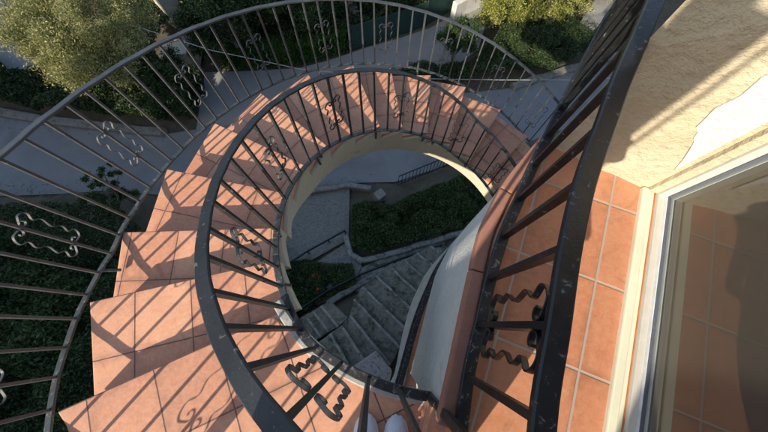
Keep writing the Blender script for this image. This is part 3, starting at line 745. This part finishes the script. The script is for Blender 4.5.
# garden steps
gs = empty('garden_steps', at(350, 340, -7), label='worn mossy stone steps fanning out under the stair well', cat='steps')
lines = [((303, 352), (318, 372)), ((317, 344), (331, 368)), ((330, 334), (348, 366)), ((341, 326), (366, 362)), ((350, 316), (379, 350)), ((354, 300), (388, 334)), ((362, 287), (394, 318)), ((376, 276), (404, 303)), ((391, 268), (416, 292)), ((404, 260), (428, 282)), ((417, 253), (440, 272)), ((430, 246), (452, 262))]
zt = -6.55
for i in range(len(lines)-1):
    z = zt-.085*i
    (a, b), (c_, d_) = lines[i], lines[i+1]
    A, B, C, D = at(*a, z), at(*b, z), at(*d_, z), at(*c_, z)
    up_ = (A+B-C-D); up_.z = 0; up_ = up_.normalized()*.06
    ww = (B-A).normalized()*.35
    o = MB().prism([(p.x, p.y) for p in (A+up_, B+up_+ww, C+ww, D)], z-.5, z).build('step', M['step'], gs, .015)
    C2, D2 = C+ww, D; n_ = 9; e = MB()
    pts = [D2.lerp(C2, t/n_)+Vector((rnd.uniform(-.01, .01), rnd.uniform(-.01, .01), -.018+rnd.uniform(-.006, .006)))-up_*.05 for t in range(n_+1)]
    e.sweep(pts, [up_.normalized()]*len(pts), .055, .05).build('step_edge', M['stepedge'], gs)
ls = empty('side_steps', at(312, 325, -7.4), label='small flight of dark stone steps left of the short handrail', cat='steps')
sl_ = [((284, 330), (298, 352)), ((291, 325), (305, 347)), ((298, 320), (313, 342)), ((305, 315), (321, 337)), ((313, 311), (329, 332)), ((321, 306), (338, 327)), ((329, 301), (348, 318))]
for i in range(len(sl_)-1):
    z = -7.15+.06*i; (a, b), (c_, d_) = sl_[i], sl_[i+1]
    A, B, C, D = at(*a, z), at(*b, z), at(*d_, z), at(*c_, z)
    MB().prism([(p.x, p.y) for p in (A, B, C, D)], z-.5, z).build('step', M['step'], ls, .012)
    MB().sweep([A.lerp(B, t/5)+Vector((0, 0, -.015)) for t in range(6)], [(D-A).normalized()]*6, .05, .045).build('step_edge', M['stepedge'], ls)
gb_ = at(362, 374, -6.45)
o = MB().prism([tuple(at(px, py, -6.45).xy) for px, py in ((330, 370), (352, 368), (376, 352), (392, 372), (385, 398), (345, 400))], -6.9, -6.45).build('gravel_bed', M['gravel']); tag(o, kind='structure')

# ------------------------------------------------------------------ foliage
def leaves_mesh(name, C, size, m, aspect=.5, flat_=.0, up=None):
    """C (n,3) centres -> n small leaf rhombi"""
    n = len(C); a = rng.normal(size=(n, 3)); 
    if flat_: a[:, 2] *= (1-flat_)
    a /= np.linalg.norm(a, axis=1)[:, None]; r_ = rng.normal(size=(n, 3)); b = np.cross(a, r_); b /= np.linalg.norm(b, axis=1)[:, None]+1e-9
    s_ = size*rng.uniform(.6, 1.35, n)[:, None]
    v = np.empty((n, 4, 3)); v[:, 0] = C-a*s_; v[:, 1] = C+b*s_*aspect; v[:, 2] = C+a*s_; v[:, 3] = C-b*s_*aspect
    me = bpy.data.meshes.new(name); me.vertices.add(4*n); me.vertices.foreach_set('co', v.reshape(-1).astype('f'))
    me.loops.add(4*n); me.loops.foreach_set('vertex_index', np.arange(4*n, dtype='i'))
    me.polygons.add(n); me.polygons.foreach_set('loop_start', np.arange(0, 4*n, 4, dtype='i')); me.polygons.foreach_set('loop_total', np.full(n, 4, dtype='i'))
    me.update(); me.validate(); return me
def crown_points(n, rad, clumps, flat_top=1.0, cl=.33, hollow=.35):
    """leaf positions clustered in clumps spread through an ellipsoid"""
    d = rng.normal(size=(clumps, 3)); d /= np.linalg.norm(d, axis=1)[:, None]
    rr = rng.uniform(hollow, 1, clumps)**.6; cc = d*rr[:, None]*np.array(rad)
    cr = rng.uniform(.5, 1.15, clumps)*cl*min(rad)
    w = cr**2; idx = rng.choice(clumps, n, p=w/w.sum())
    q = rng.normal(size=(n, 3)); q *= .47
    P = cc[idx]+q*cr[idx][:, None]*np.array((1, 1, .75)); return P, cc, cr
def tree(name, base, h, rad, n, size, m, clumps=40, lean=(0, 0), trunk_r=.09, limbs=7, cl=.33, hollow=.35, aspect=.45, **k):
    base = Vector(base); root = empty(name, base, **k)
    top = base+Vector((lean[0], lean[1], h)); P, cc, cr = crown_points(n, rad, clumps, cl=cl, hollow=hollow)
    me = leaves_mesh('crown', P+np.array(top), size, m, aspect); o = link('crown', me, m, root)
    tb = [base, base.lerp(top, .35)+Vector((rnd.uniform(-.1, .1), rnd.uniform(-.1, .1), 0)), base.lerp(top, .7), top]
    MB().tube(tb, [trunk_r, trunk_r*.8, trunk_r*.6, trunk_r*.3], 10).build('trunk', M['bark'], root, smooth=True)
    lm = MB(); order = np.argsort(-cr)[:limbs*3]
    for j in order:
        e = Vector(cc[j])+top; s0 = base.lerp(top, rnd.uniform(.4, .85)); mid = s0.lerp(e, .5)+Vector((rnd.uniform(-.12, .12), rnd.uniform(-.12, .12), rnd.uniform(-.05, .12)))
        lm.tube([s0, mid, e], [trunk_r*.4, trunk_r*.25, trunk_r*.08], 6)
    lm.build('limbs', M['bark'], root, smooth=True)
    return root
def inside(x, y, P):
    r_ = np.zeros(x.shape, bool); n = len(P)
    for i in range(n):
        x0, y0 = P[i]; x1, y1 = P[(i+1) % n]
        c_ = ((y0 > y) != (y1 > y)) & (x < (x1-x0)*(y-y0)/(y1-y0+1e-12)+x0); r_ ^= c_
    return r_
def undergrowth(name, poly, n, size, m, hmin, hmax, lump=.55, base=None, dens=1.4, thick=.30, aspect=.45, **k):
    """a continuous mass of leaves over lumpy canopy height"""
    P = [tuple(p) for p in poly]; xs = [p[0] for p in P]; ys = [p[1] for p in P]
    A = (max(xs)-min(xs))*(max(ys)-min(ys)); nb = int(A*dens/lump**2)
    bx = rng.uniform(min(xs), max(xs), nb); by = rng.uniform(min(ys), max(ys), nb); bh = rng.uniform(hmin, hmax, nb); brd = lump*rng.uniform(.6, 1.5, nb)
    X = rng.uniform(min(xs), max(xs), int(n*2.2)); Y = rng.uniform(min(ys), max(ys), int(n*2.2)); ok = inside(X, Y, P); X = X[ok][:n]; Y = Y[ok][:n]
    Hh = np.full(X.shape, hmin*.5)
    for a, b, h_, r_ in zip(bx, by, bh, brd):
        q = 1-((X-a)**2+(Y-b)**2)/r_**2; Hh = np.maximum(Hh, np.where(q > 0, h_*np.sqrt(np.clip(q, 0, 1)), 0))
    gr = gz(X, Y) if base is None else np.full(X.shape, base)
    gr = np.minimum(gr, -6.75)
    Z = gr+Hh-rng.uniform(0, 1, X.shape)**1.5*thick*np.maximum(Hh, .3)+rng.normal(0, .03, X.shape)
    me = leaves_mesh(name, np.stack([X, Y, Z], -1), size, m, aspect); o = link(name, me, m); return tag(o, kind='stuff', **k)
def wp(pxs, z): return [tuple(at(px, py, z).xy) for px, py in pxs]

# bank left of and below the stair
undergrowth('shrub_bank', wp([(-60, 208), (40, 205), (80, 205), (118, 208), (150, 235), (235, 232), (288, 252), (296, 300), (312, 345), (300, 420), (250, 520), (-60, 520)], -8.6), 170000, .034, M['lf_dark'], .35, 1.05, .55, label='dense dark green shrubs on the bank below the left side of the stair', cat='shrubs')
undergrowth('leafy_ground_cover', wp([(-60, 238), (60, 245), (96, 255), (120, 300), (110, 420), (0, 520), (-60, 520)], -8.4), 26000, .05, M['lf_mid'], .6, 1.15, .7, dens=.35, label='brighter green leafy shrubs below the lower left railing', cat='shrubs')
undergrowth('green_bank', wp([(353, 250), (352, 206), (366, 202), (392, 205), (412, 194), (440, 184), (500, 158), (520, 215), (460, 232), (410, 246), (370, 258)], -8.9), 56000, .032, M['lf_mid'], .18, .5, .35, label='dark green ground cover on the bank behind the black fence in the well', cat='ground cover')
undergrowth('green_bank', wp([(366, 292), (392, 268), (440, 252), (452, 262), (410, 272), (380, 292)], -8.2)[:6], 5000, .025, M['lf_dark'], .05, .16, .25, label='thin moss and weeds beside the long handrail', cat='ground cover')
undergrowth('flowering_shrub', wp([(280, 262), (305, 258), (330, 264), (352, 262), (358, 284), (330, 298), (300, 318), (284, 320)], -8.2), 16000, .026, M['lf_mid'], .08, .36, .28, label='dark shrub patch with small red blooms inside the left of the well', cat='shrub')
fl_ = []
for _ in range(7):
    p = gat(rnd.uniform(292, 330), rnd.uniform(264, 300)); fl_.append((p.x, p.y, p.z+rnd.uniform(.4, .62)))
red = plain('red petals', (.45, .03, .02), .6)
rf = link('red_blooms', leaves_mesh('red_blooms', np.repeat(np.array(fl_), 6, 0)+rng.normal(0, .02, (42, 3)), .018, red, .8), red); tag(rf, 'small red blooms dotted over the dark shrub patch', 'flowers', kind='stuff')
# far side of the road, left
zf = -9.5
undergrowth('roadside_shrubs', wp([(-80, 100), (-60, 62), (0, 58), (30, 86), (60, 80), (110, 78), (165, 92), (204, 106), (200, 122), (170, 130), (100, 121), (50, 116), (0, 108)], zf), 95000, .042, M['lf_dark'], .4, 1.0, .7, base=-9.5, label='dark shrubs lining the road behind the far kerb at the left', cat='shrubs')
undergrowth('woodland_shrubs', wp([(206, 66), (196, 30), (205, -10), (300, -40), (420, -40), (468, -14), (452, 4), (420, 22), (385, 36), (345, 50), (300, 60), (250, 63)], zf), 120000, .045, M['lf_dark'], .5, 1.5, .9, base=-9.5, label='dark tangle of shrubs filling the slope above the side road', cat='shrubs')
undergrowth('yard_shrubs', wp([(150, 88), (140, 40), (150, 0), (176, 6), (182, 26), (168, 36), (166, 66), (178, 82), (205, 78), (206, 100)], zf), 30000, .04, M['lf_dark'], .4, 1.1, .6, base=-9.5, label='dark shrubs round the small pinkish yard beside the olive tree', cat='shrubs')
undergrowth('hedge_shrubs', wp([(200, 72), (196, 34), (190, 10), (206, -10), (250, -20), (270, 20), (262, 60)], zf), 26000, .04, M['lf_mid'], .4, 1.2, .6, base=-9.5, label='mixed green shrubs between the small yard and the clipped hedge', cat='shrubs')
undergrowth('verge_shrubs', wp([(352, 92), (395, 82), (430, 76), (470, 68), (490, 50), (500, 30), (540, 34), (590, 40), (610, 30), (640, 20), (620, 45), (574, 62), (511, 80), (450, 90), (400, 96)], zf), 100000, .036, M['lf_dark'], .3, .9, .6, base=-9.5, label='bushy green verge between the side road and the main road', cat='shrubs')
undergrowth('far_woodland', wp([(-200, -30), (-60, -120), (300, -160), (560, -160), (760, -100), (700, -30), (640, -20), (560, -30), (480, -60), (300, -60), (120, -40), (30, -30), (-30, -20)], zf), 60000, .10, M['lf_dark'], .8, 2.2, 1.4, base=-9.5, label='distant dark woodland beyond the houses at the top of the view', cat='woodland')
# clipped hedge and screen fence along the side road
hp = wp([(226, 66), (262, 64), (300, 61), (330, 53), (352, 44)], zf)
C = []
for (ax, ay), (bx, by) in zip(hp, hp[1:]):
    n = int(math.hypot(bx-ax, by-ay)*9000); t = rng.uniform(0, 1, n); off = rng.uniform(-.28, .28, n)
    tx, ty = bx-ax, by-ay; L = math.hypot(tx, ty); C.append(np.stack([ax+tx*t-ty/L*off, ay+ty*t+tx/L*off, -9.5+np.where(rng.uniform(0, 1, n) < .5, .85+rng.normal(0, .03, n), rng.uniform(0, .88, n))], -1))
hd = link('clipped_hedge', leaves_mesh('clipped_hedge', np.concatenate(C), .035, M['lf_hedge']), M['lf_hedge']); tag(hd, 'bright green clipped hedge along the upper edge of the side road', 'hedge')
sp_ = [Vector((*p, -9.5)) for p in wp([(352, 50), (390, 38), (425, 26), (456, 6)], zf)]
sf = empty('screen_fence', sp_[0], label='dark green mesh screen fence behind the side road, right of the hedge', cat='fence')
mb = MB()
for a, b in zip(sp_, sp_[1:]): mb.bar(a+Vector((0, 0, .5)), b+Vector((0, 0, .5)), 1.0, .03, (0, 0, 1))
mb.build('screen', M['screen'], sf)
for p in sp_: MB().tube([p, p+Vector((0, 0, 1.1))], .03).build('post', M['iron'], sf)

# dry leaf litter gathered along the kerbs
LP = []
for P_ in ([(0, 116), (50, 125), (100, 130), (165, 137)], [(511, 91), (574, 73), (640, 54)], [(262, 195), (318, 186), (372, 181)], [(0, 190), (60, 189), (110, 186)]):
    Q_ = [at(px, py, ZR) for px, py in P_]
    for a_, b_ in zip(Q_, Q_[1:]):
        for _ in range(int((b_-a_).length*70)):
            q = a_.lerp(b_, rnd.random()); LP.append((q.x+rnd.gauss(0, .16), q.y+rnd.gauss(0, .16), ZR+.012))
lt = link('leaf_litter', leaves_mesh('leaf_litter', np.array(LP), .022, M['lf_grey'], .5), M['lf_grey']); tag(lt, 'dry leaf litter scattered along the road edges', 'leaf litter', kind='stuff')

# trees
B = lambda px, py: at(px, py, -9.5)
tree('olive_tree', B(158, 106), 2.8, (1.9, 1.7, 1.05), 120000, .034, M['lf_olive'], 150, lean=(-.35, .2), trunk_r=.11, limbs=9, cl=.34, aspect=.28, label='large olive tree with a sunlit grey green crown at the upper left', cat='tree')
tree('carob_tree', B(192, 116), 1.7, (.9, .9, .7), 16000, .036, M['lf_dark'], 40, trunk_r=.09, label='dark leafy tree beside the olive tree, left of the small yard', cat='tree')
tree('small_pine', B(140, 205), 1.3, (.8, .8, .45), 9000, .028, M['lf_mid'], 36, trunk_r=.05, cl=.25, label='small bright green tree against the road, left of the stair', cat='tree')
tree('sunlit_tree', B(262, 34), 1.7, (1.1, .95, .85), 24000, .042, M['lf_yel'], 46, trunk_r=.1, label='yellow green sunlit tree crown above the railing near the top left', cat='tree')
tree('evergreen_tree', B(246, 66), 2.2, (1.1, 1.0, .9), 26000, .04, M['lf_dark'], 50, label='dark evergreen tree below the yellow sunlit crown', cat='tree')
tree('evergreen_tree', B(300, 44), 2.6, (1.5, 1.4, 1.1), 30000, .042, M['lf_dark'], 50, label='broad dark evergreen tree at the top, behind the clipped hedge', cat='tree')
tree('bare_tree', B(352, 38), 2.2, (.55, .55, 1.0), 2600, .06, M['lf_grey'], 40, trunk_r=.07, limbs=12, cl=.35, aspect=.12, label='pale grey leafless tree at the top centre', cat='tree')
tree('evergreen_tree', B(412, 10), 2.2, (1.5, 1.3, 1.0), 28000, .042, M['lf_mid'], 50, label='dark green tree at the top, left of the bend in the side road', cat='tree')
tree('verge_tree', B(452, 66), 1.3, (.75, .7, .5), 12000, .036, M['lf_mid'], 44, trunk_r=.07, label='loose green tree on the verge, right of the side road', cat='tree')
tree('verge_bush', B(540, 62), .7, (1.15, .85, .6), 24000, .032, M['lf_dark'], 44, trunk_r=.05, label='wide green bush beside the kerb under the right end of the railing', cat='bush')
tree('yellow_bush', B(495, 26), 1.3, (1.35, 1.0, .95), 28000, .038, M['lf_yel'], 50, trunk_r=.07, label='large sunlit yellow green bush at the top, left of the rounder one', cat='bush')
tree('yellow_bush', B(538, 25), 1.4, (1.15, 1.0, .95), 25000, .038, M['lf_yel'], 46, trunk_r=.07, label='wide sunlit yellow green bush at the top centre right', cat='bush')
tree('round_bush', B(580, 16), 1.0, (.8, .75, .75), 14000, .034, M['lf_olive'], 40, trunk_r=.05, label='rounder pale green bush beside the stone wall', cat='bush')

# stone wall rising at the upper right
a, b = at(556, 58, -9.5), at(612, -24, -9.5)
sw2 = MB(); t = (b-a); t.z = 0; nn = Vector((-t.y, t.x, 0)).normalized()*.9
sw2.prism([tuple(p.xy) for p in (a, a+nn*-.0+Vector((.9, .25, 0)), b+Vector((.9, .25, 0)), b)], -9.6, [-8.9, -8.9, -8.3, -8.3])
tag(sw2.build('stone_wall', M['stonew'], None, .02), 'thick grey stone wall running up to the top right beside the black railing', 'wall')

# far houses
def house_block(name, corner, ang, w, d, h, label):
    c0 = Vector((corner.x, corner.y, -9.6)); ux = Vector((math.cos(R(ang)), math.sin(R(ang)), 0)); uy = Vector((-ux.y, ux.x, 0))
    root = empty(name, c0, label=label, cat='house')
    P = [c0, c0+ux*w, c0+ux*w+uy*d, c0+uy*d]
    MB().prism([tuple(p.xy) for p in P], -9.6, -9.6+h).build('wall', M['housew'], root)
    Q = [c0+(-ux-uy)*.08, c0+ux*(w+.08)-uy*.08, c0+ux*(w+.08)+uy*(d+.08), c0-ux*.08+uy*(d+.08)]
    MB().prism([tuple(p.xy) for p in Q], -9.598+h, -9.48+h).build('roof', M['roofw'], root)
    for (o, e, s_) in ((c0, ux, -uy), (c0+uy*d, -uy, -ux)):
        for t_ in (.3, .7):
            for zz in (1.0,) if h < 4 else (1.0, h-2.0):
                L = w if e == ux else d
                cc_ = o+e*(L*t_)+s_*.01+Vector((0, 0, zz+.5))
                if e != ux: cc_ = c0+uy*(L*t_)-ux*.01+Vector((0, 0, zz+.5))
                fr_ = MB().box(cc_, .9, .06, 1.1, e, s_).build('window', M['shutter'], root)
                MB().box(cc_+s_*.035 if e == ux else cc_-ux*.035, .7, .02, .9, e, s_).build('pane', M['winglass'], root)
    return root
hc = at(178, 30, -9.5)
house_block('cream_house', hc, 52, 4.5, 3.2, 3.0, 'cream walled house among trees at the top left')
lc = at(212, 14, -9.5)
ln = empty('lean_to', lc, label='blue and white slatted lean-to beside the cream house', cat='shed')
for i in range(5):
    MB().box(lc+Vector((.2+i*.42, .5+i*.28, 1.2)), .34, 1.6, .05, (.8, .55, .1), (-.55, .8, 0)).build('roof_panel', M['whitep'] if i % 2 else M['blue'], ln)
for dx, dy in ((0, 0), (1.9, 1.3), (-.3, 1.1), (1.5, 2.3)): MB().tube([lc+Vector((dx, dy, 0)), lc+Vector((dx, dy, 1.17))], .04).build('post', M['whitep'], ln)
ub = at(186, 66, -9.5)
MBo = MB().box(ub+Vector((0, 0, .35)), .75, .5, .75, (1, .3, 0), (-.3, 1, 0)).box(ub+Vector((0, 0, .75)), .85, .6, .06, (1, .3, 0), (-.3, 1, 0)).build('utility_box', M['housew'], None, .01)
tag(MBo, 'small beige masonry utility box on the pinkish paved yard', 'utility box')
# white parapet by the side road bend
wall_line('white_parapet', [tuple(at(px, py, zf).xy) for px, py in ((452, 18), (478, 6), (500, -8))], -9.6, .25, .8, M['white'], label='white topped parapet at the bend of the side road', cat='wall')
# overhead cable
cb = [at(px, py, z_) for px, py, z_ in ((118, 20, -6.4), (150, 31, -6.5), (210, 50, -6.7), (300, 69, -6.8), (380, 77, -6.8), (440, 79, -6.8), (500, 80, -6.7), (570, 80, -6.6), (700, 74, -6.4))]
tag(MB().tube(cb, .009, 6).build('overhead_cable', M['wire']), 'thin pale overhead cable crossing in front of the shrubs', 'cable')

# ------------------------------------------------------------------ unseen building, added to keep the ground in shade
def shade_block(t0, t1, top, dist, label):
    d = Vector((math.cos(R(55)), math.sin(R(55)), 0)); p = Vector((-d.y, d.x, 0))
    c0 = -d*dist; P = [c0+p*t0, c0+p*t1, c0+p*t1-d*8, c0+p*t0-d*8]
    root = empty('shade_building', c0+p*t0+Vector((0, 0, -9.6)), label=label, cat='building')
    MB().prism([tuple(q.xy) for q in P], -9.6, top).build('wall', M['housew'], root)
    L = t1-t0; k = 0
    for i in range(int(L/2.6)):
        for j in range(int((top+9.6)/3)):
            q = c0+p*(t0+1.4+i*2.6)+d*.02+Vector((0, 0, -8.3+j*3)); k += 1
            f = MB().box(q+Vector((0, 0, .6)), 1.1, .06, 1.4, p, d).build('window', M['shutter'], root)
            MB().box(q+d*.035+Vector((0, 0, .6)), .9, .02, 1.2, p, d).build('pane', M['winglass'], root)
    return root
T = math.tan(SUN_EL)
shade_block(-14, 9.6, -2.9+T*14, 14, 'tall cream block added out of view behind the viewer to shade the ground')
shade_block(9.602, 26, -8.4+T*14, 14.5, 'lower cream block added out of view beside the tall one to shape the ground shade')

# ------------------------------------------------------------------ the person holding the camera
def person():
    root = empty('person', (0.02, -.56, ZL), label='person in white canvas shoes standing on the terracotta landing at the inner rail', cat='person')
    z0 = ZL
    V = []; E = []; Rr = []
    def add(p, r, par=None):
        V.append(p); Rr.append(r); i = len(V)-1
        if par is not None: E.append((par, i))
        return i
    cx, cy = .02, -.60
    pel = add((cx, cy, z0+.93), (.155, .11)); 
    ab = add((-.05, cy+.01, z0+1.06), (.14, .10), pel); ch = add((-.13, cy+.03, z0+1.27), (.15, .115), ab)
    cx = -.17
    nk0 = add((cx, cy+.04, z0+1.43), (.10, .075), ch); nk = add((cx, cy+.06, z0+1.50), (.052, .055), nk0)
    hd1 = add((cx, cy+.09, z0+1.575), (.066, .082), nk); hd2 = add((cx, cy+.08, z0+1.66), (.078, .092), hd1); add((cx, cy+.05, z0+1.725), (.05, .06), hd2)
    for s_, fx in ((-1, -.032), (1, .091)):
        hp_ = add((.02+s_*.09, cy, z0+.86), (.088, .095), pel); kn = add((.01+fx*.5+s_*.04, cy+.035, z0+.48), (.056, .06), hp_)
        an = add((fx, -.60, z0+.10), (.036, .042), kn); add((fx, -.56, z0+.06), (.033, .03), an)
        sh = add((cx+s_*.155, cy+.04, z0+1.38), (.062, .06), nk0); el = add((.17 if s_ > 0 else cx-.20, cy+.20, z0+1.20), (.042, .042), sh)
        wr = add((s_*.085, -.155, -.06), (.028, .024), el); pm = add((s_*.080, -.09, -.01), (.040, .018), wr)
        for k in range(4):
            o = (k-1.5)*.019; b0 = Vector((s_*(.078)+o, -.055, .02)); 
            k1 = add(tuple(b0), (.0095, .0095), pm); k2 = add((b0.x-s_*.004, b0.y+.03-.002*abs(k-1), b0.z+.012), (.0085, .0085), k1); add((b0.x-s_*.012, b0.y+.048-.003*abs(k-1), b0.z+.004), (.0075, .0075), k2)
        t1 = add((s_*.045, -.085, .0), (.012, .012), pm); add((s_*.025, -.06, .012), (.0095, .0095), t1)
    me = bpy.data.meshes.new('person_body'); me.from_pydata(V, E, [])
    o = bpy.data.objects.new('body', me); COL.objects.link(o); o.parent = root; o.matrix_parent_inverse = Matrix.Translation(-root.location)
    md = o.modifiers.new('skin', 'SKIN'); 
    for i, sv in enumerate(me.skin_vertices[0].data): sv.radius = Rr[i]; sv.use_root = (i == 0)
    md.use_smooth_shade = True
    sb = o.modifiers.new('sub', 'SUBSURF'); sb.levels = 1; sb.render_levels = 2
    m, nt, b = nodes('body clothing and skin'); pos = obco(nt); sp = N(nt, 'ShaderNodeSeparateXYZ'); nt.links.new(pos, sp.inputs[0])
    zf_ = math_(nt, 'SUBTRACT', sp.outputs[2], z0)
    jeans = math_(nt, 'LESS_THAN', zf_, .98); head = math_(nt, 'GREATER_THAN', zf_, 1.47); hand = math_(nt, 'GREATER_THAN', sp.outputs[1], -.17)
    col = mix(nt, jeans, (.05, .055, .06), (.06, .09, .15)); col = mix(nt, math_(nt, 'MAXIMUM', math_(nt, 'MULTIPLY', head, 1), hand), col, (.55, .33, .24))
    nt.links.new(col, b.inputs['Base Color']); b.inputs['Roughness'].default_value = .8; me.materials.append(m)
    # face, hair
    def ell(name, c, r, mm, n=12):
        bm = bmesh.new(); bmesh.ops.create_uvsphere(bm, u_segments=n, v_segments=n, radius=1)
        for v in bm.verts: v.co = Vector((v.co.x*r[0], v.co.y*r[1], v.co.z*r[2]))+Vector(c)
        mm_ = bpy.data.meshes.new(name); bm.to_mesh(mm_); bm.free(); return link(name, mm_, mm, root, True)
    ell('hair', (cx, cy+.045, z0+1.665), (.090, .105, .095), M['hair'])
    ell('nose', (cx, cy+.175, z0+1.60), (.011, .018, .02), M['skin'])
    for s_ in (-1, 1):
        ell('ear', (cx+s_*.080, cy+.08, z0+1.60), (.010, .02, .03), M['skin'])
        ell('eye', (cx+s_*.030, cy+.160, z0+1.63), (.012, .012, .010), M['whitep'])
    ell('mouth', (cx, cy+.160, z0+1.565), (.024, .010, .007), plain('lips', (.4, .15, .13), .5))
    # shoes: lofted low canvas shoes, toes towards the rail
    for fx, sg in ((-.030, -1), (.088, 1)):
        yt = -.372; L = .275; ns = 16; nu = 16
        mb = MB(); rings = []
        for i in range(ns+1):
            t = i/ns; y = yt-L*t
            w = .050*math.sqrt(max(0, 1-(1-min(t/.30, 1))**2.2))*(1-.22*math.sin(math.pi*min(max((t-.3)/.7, 0), 1)))
            if t > .86: w *= math.sqrt(max(0, 1-((t-.86)/.14)**2))*.9+.05
            h = (.030+.018*min(t/.25, 1)+.055*max(0, min((t-.30)/.4, 1)))*math.sqrt(max(0, 1-(1-min(t/.10, 1))**2)); w = max(w, .022 if t < .5 else .004); h = max(h, .004)
            ring = []
            for k_ in range(nu):
                an = 2*math.pi*k_/nu; x = math.cos(an); zz = math.sin(an)
                x = math.copysign(abs(x)**.75, x)
                ring.append(Vector((fx+w*x+sg*.006*(1-t), y, ZL+.016+(h*zz if zz > 0 else .004*zz))))
            rings.append(ring)
        i0 = 0
        for rg in rings: mb.v += [tuple(q) for q in rg]
        for i in range(ns):
            for k_ in range(nu): mb.f.append((i*nu+k_, i*nu+(k_+1) % nu, (i+1)*nu+(k_+1) % nu, (i+1)*nu+k_)); mb.uv.append([(0, 0)]*4)
        so_ = mb.build('shoe', M['shoe'], root, smooth=True)
        sm = MB(); P = []
        for rg in rings:
            pass
        left = [(rg[0].x+.003, rg[0].y) for rg in rings]; right = [(rg[nu//2].x-.003, rg[nu//2].y) for rg in rings]
        sm.prism([(fx, yt+.004)]+right[1:]+left[1:][::-1], ZL+.002, ZL+.020); sole = sm.build('sole', M['sole'], None, .003); sole.parent = so_; sole.matrix_parent_inverse = so_.matrix_parent_inverse.inverted() if False else Matrix.Identity(4)
        sole.matrix_parent_inverse = Matrix.Translation(-Vector((0, 0, 0)))
        se = MB(); rg = rings[5]; se.tube([q+Vector((0, 0, .0005)) for q in rg[:nu//2+1]], .0022, 6); rg = rings[9]; se.tube([q+Vector((0, 0, .0005)) for q in rg[:nu//2+1]], .002, 6)
        se_ = se.build('toe_seam', M['sole'], None); se_.parent = so_; se_.matrix_parent_inverse = Matrix.Identity(4)
        lace = MB()
        for j in range(4): lace.tube([(fx-.02, yt-.085-.018*j, ZL+.066+.010*j), (fx, yt-.083-.018*j, ZL+.074+.011*j), (fx+.02, yt-.085-.018*j, ZL+.066+.010*j)], .003, 6)
        lc_ = lace.build('laces', M['sole'], None); lc_.parent = so_; lc_.matrix_parent_inverse = Matrix.Identity(4)
person()

# repeats of one kind share a group
GR = {'evergreen_tree': 'evergreen trees above the side road', 'yellow_bush': 'sunlit bushes at the top', 'garden_handrail': 'metal handrails in the garden below',
      'stone_kerb': 'stone kerbs on the far side of the road', 'stone_edging': 'stone edgings round the garden bank', 'shade_building': 'added shade blocks behind the viewer'}
for o in bpy.data.objects:
    if o.parent is None and o.get('label'):
        k = o.name.split('.')[0]
        if k in GR: o['group'] = GR[k]
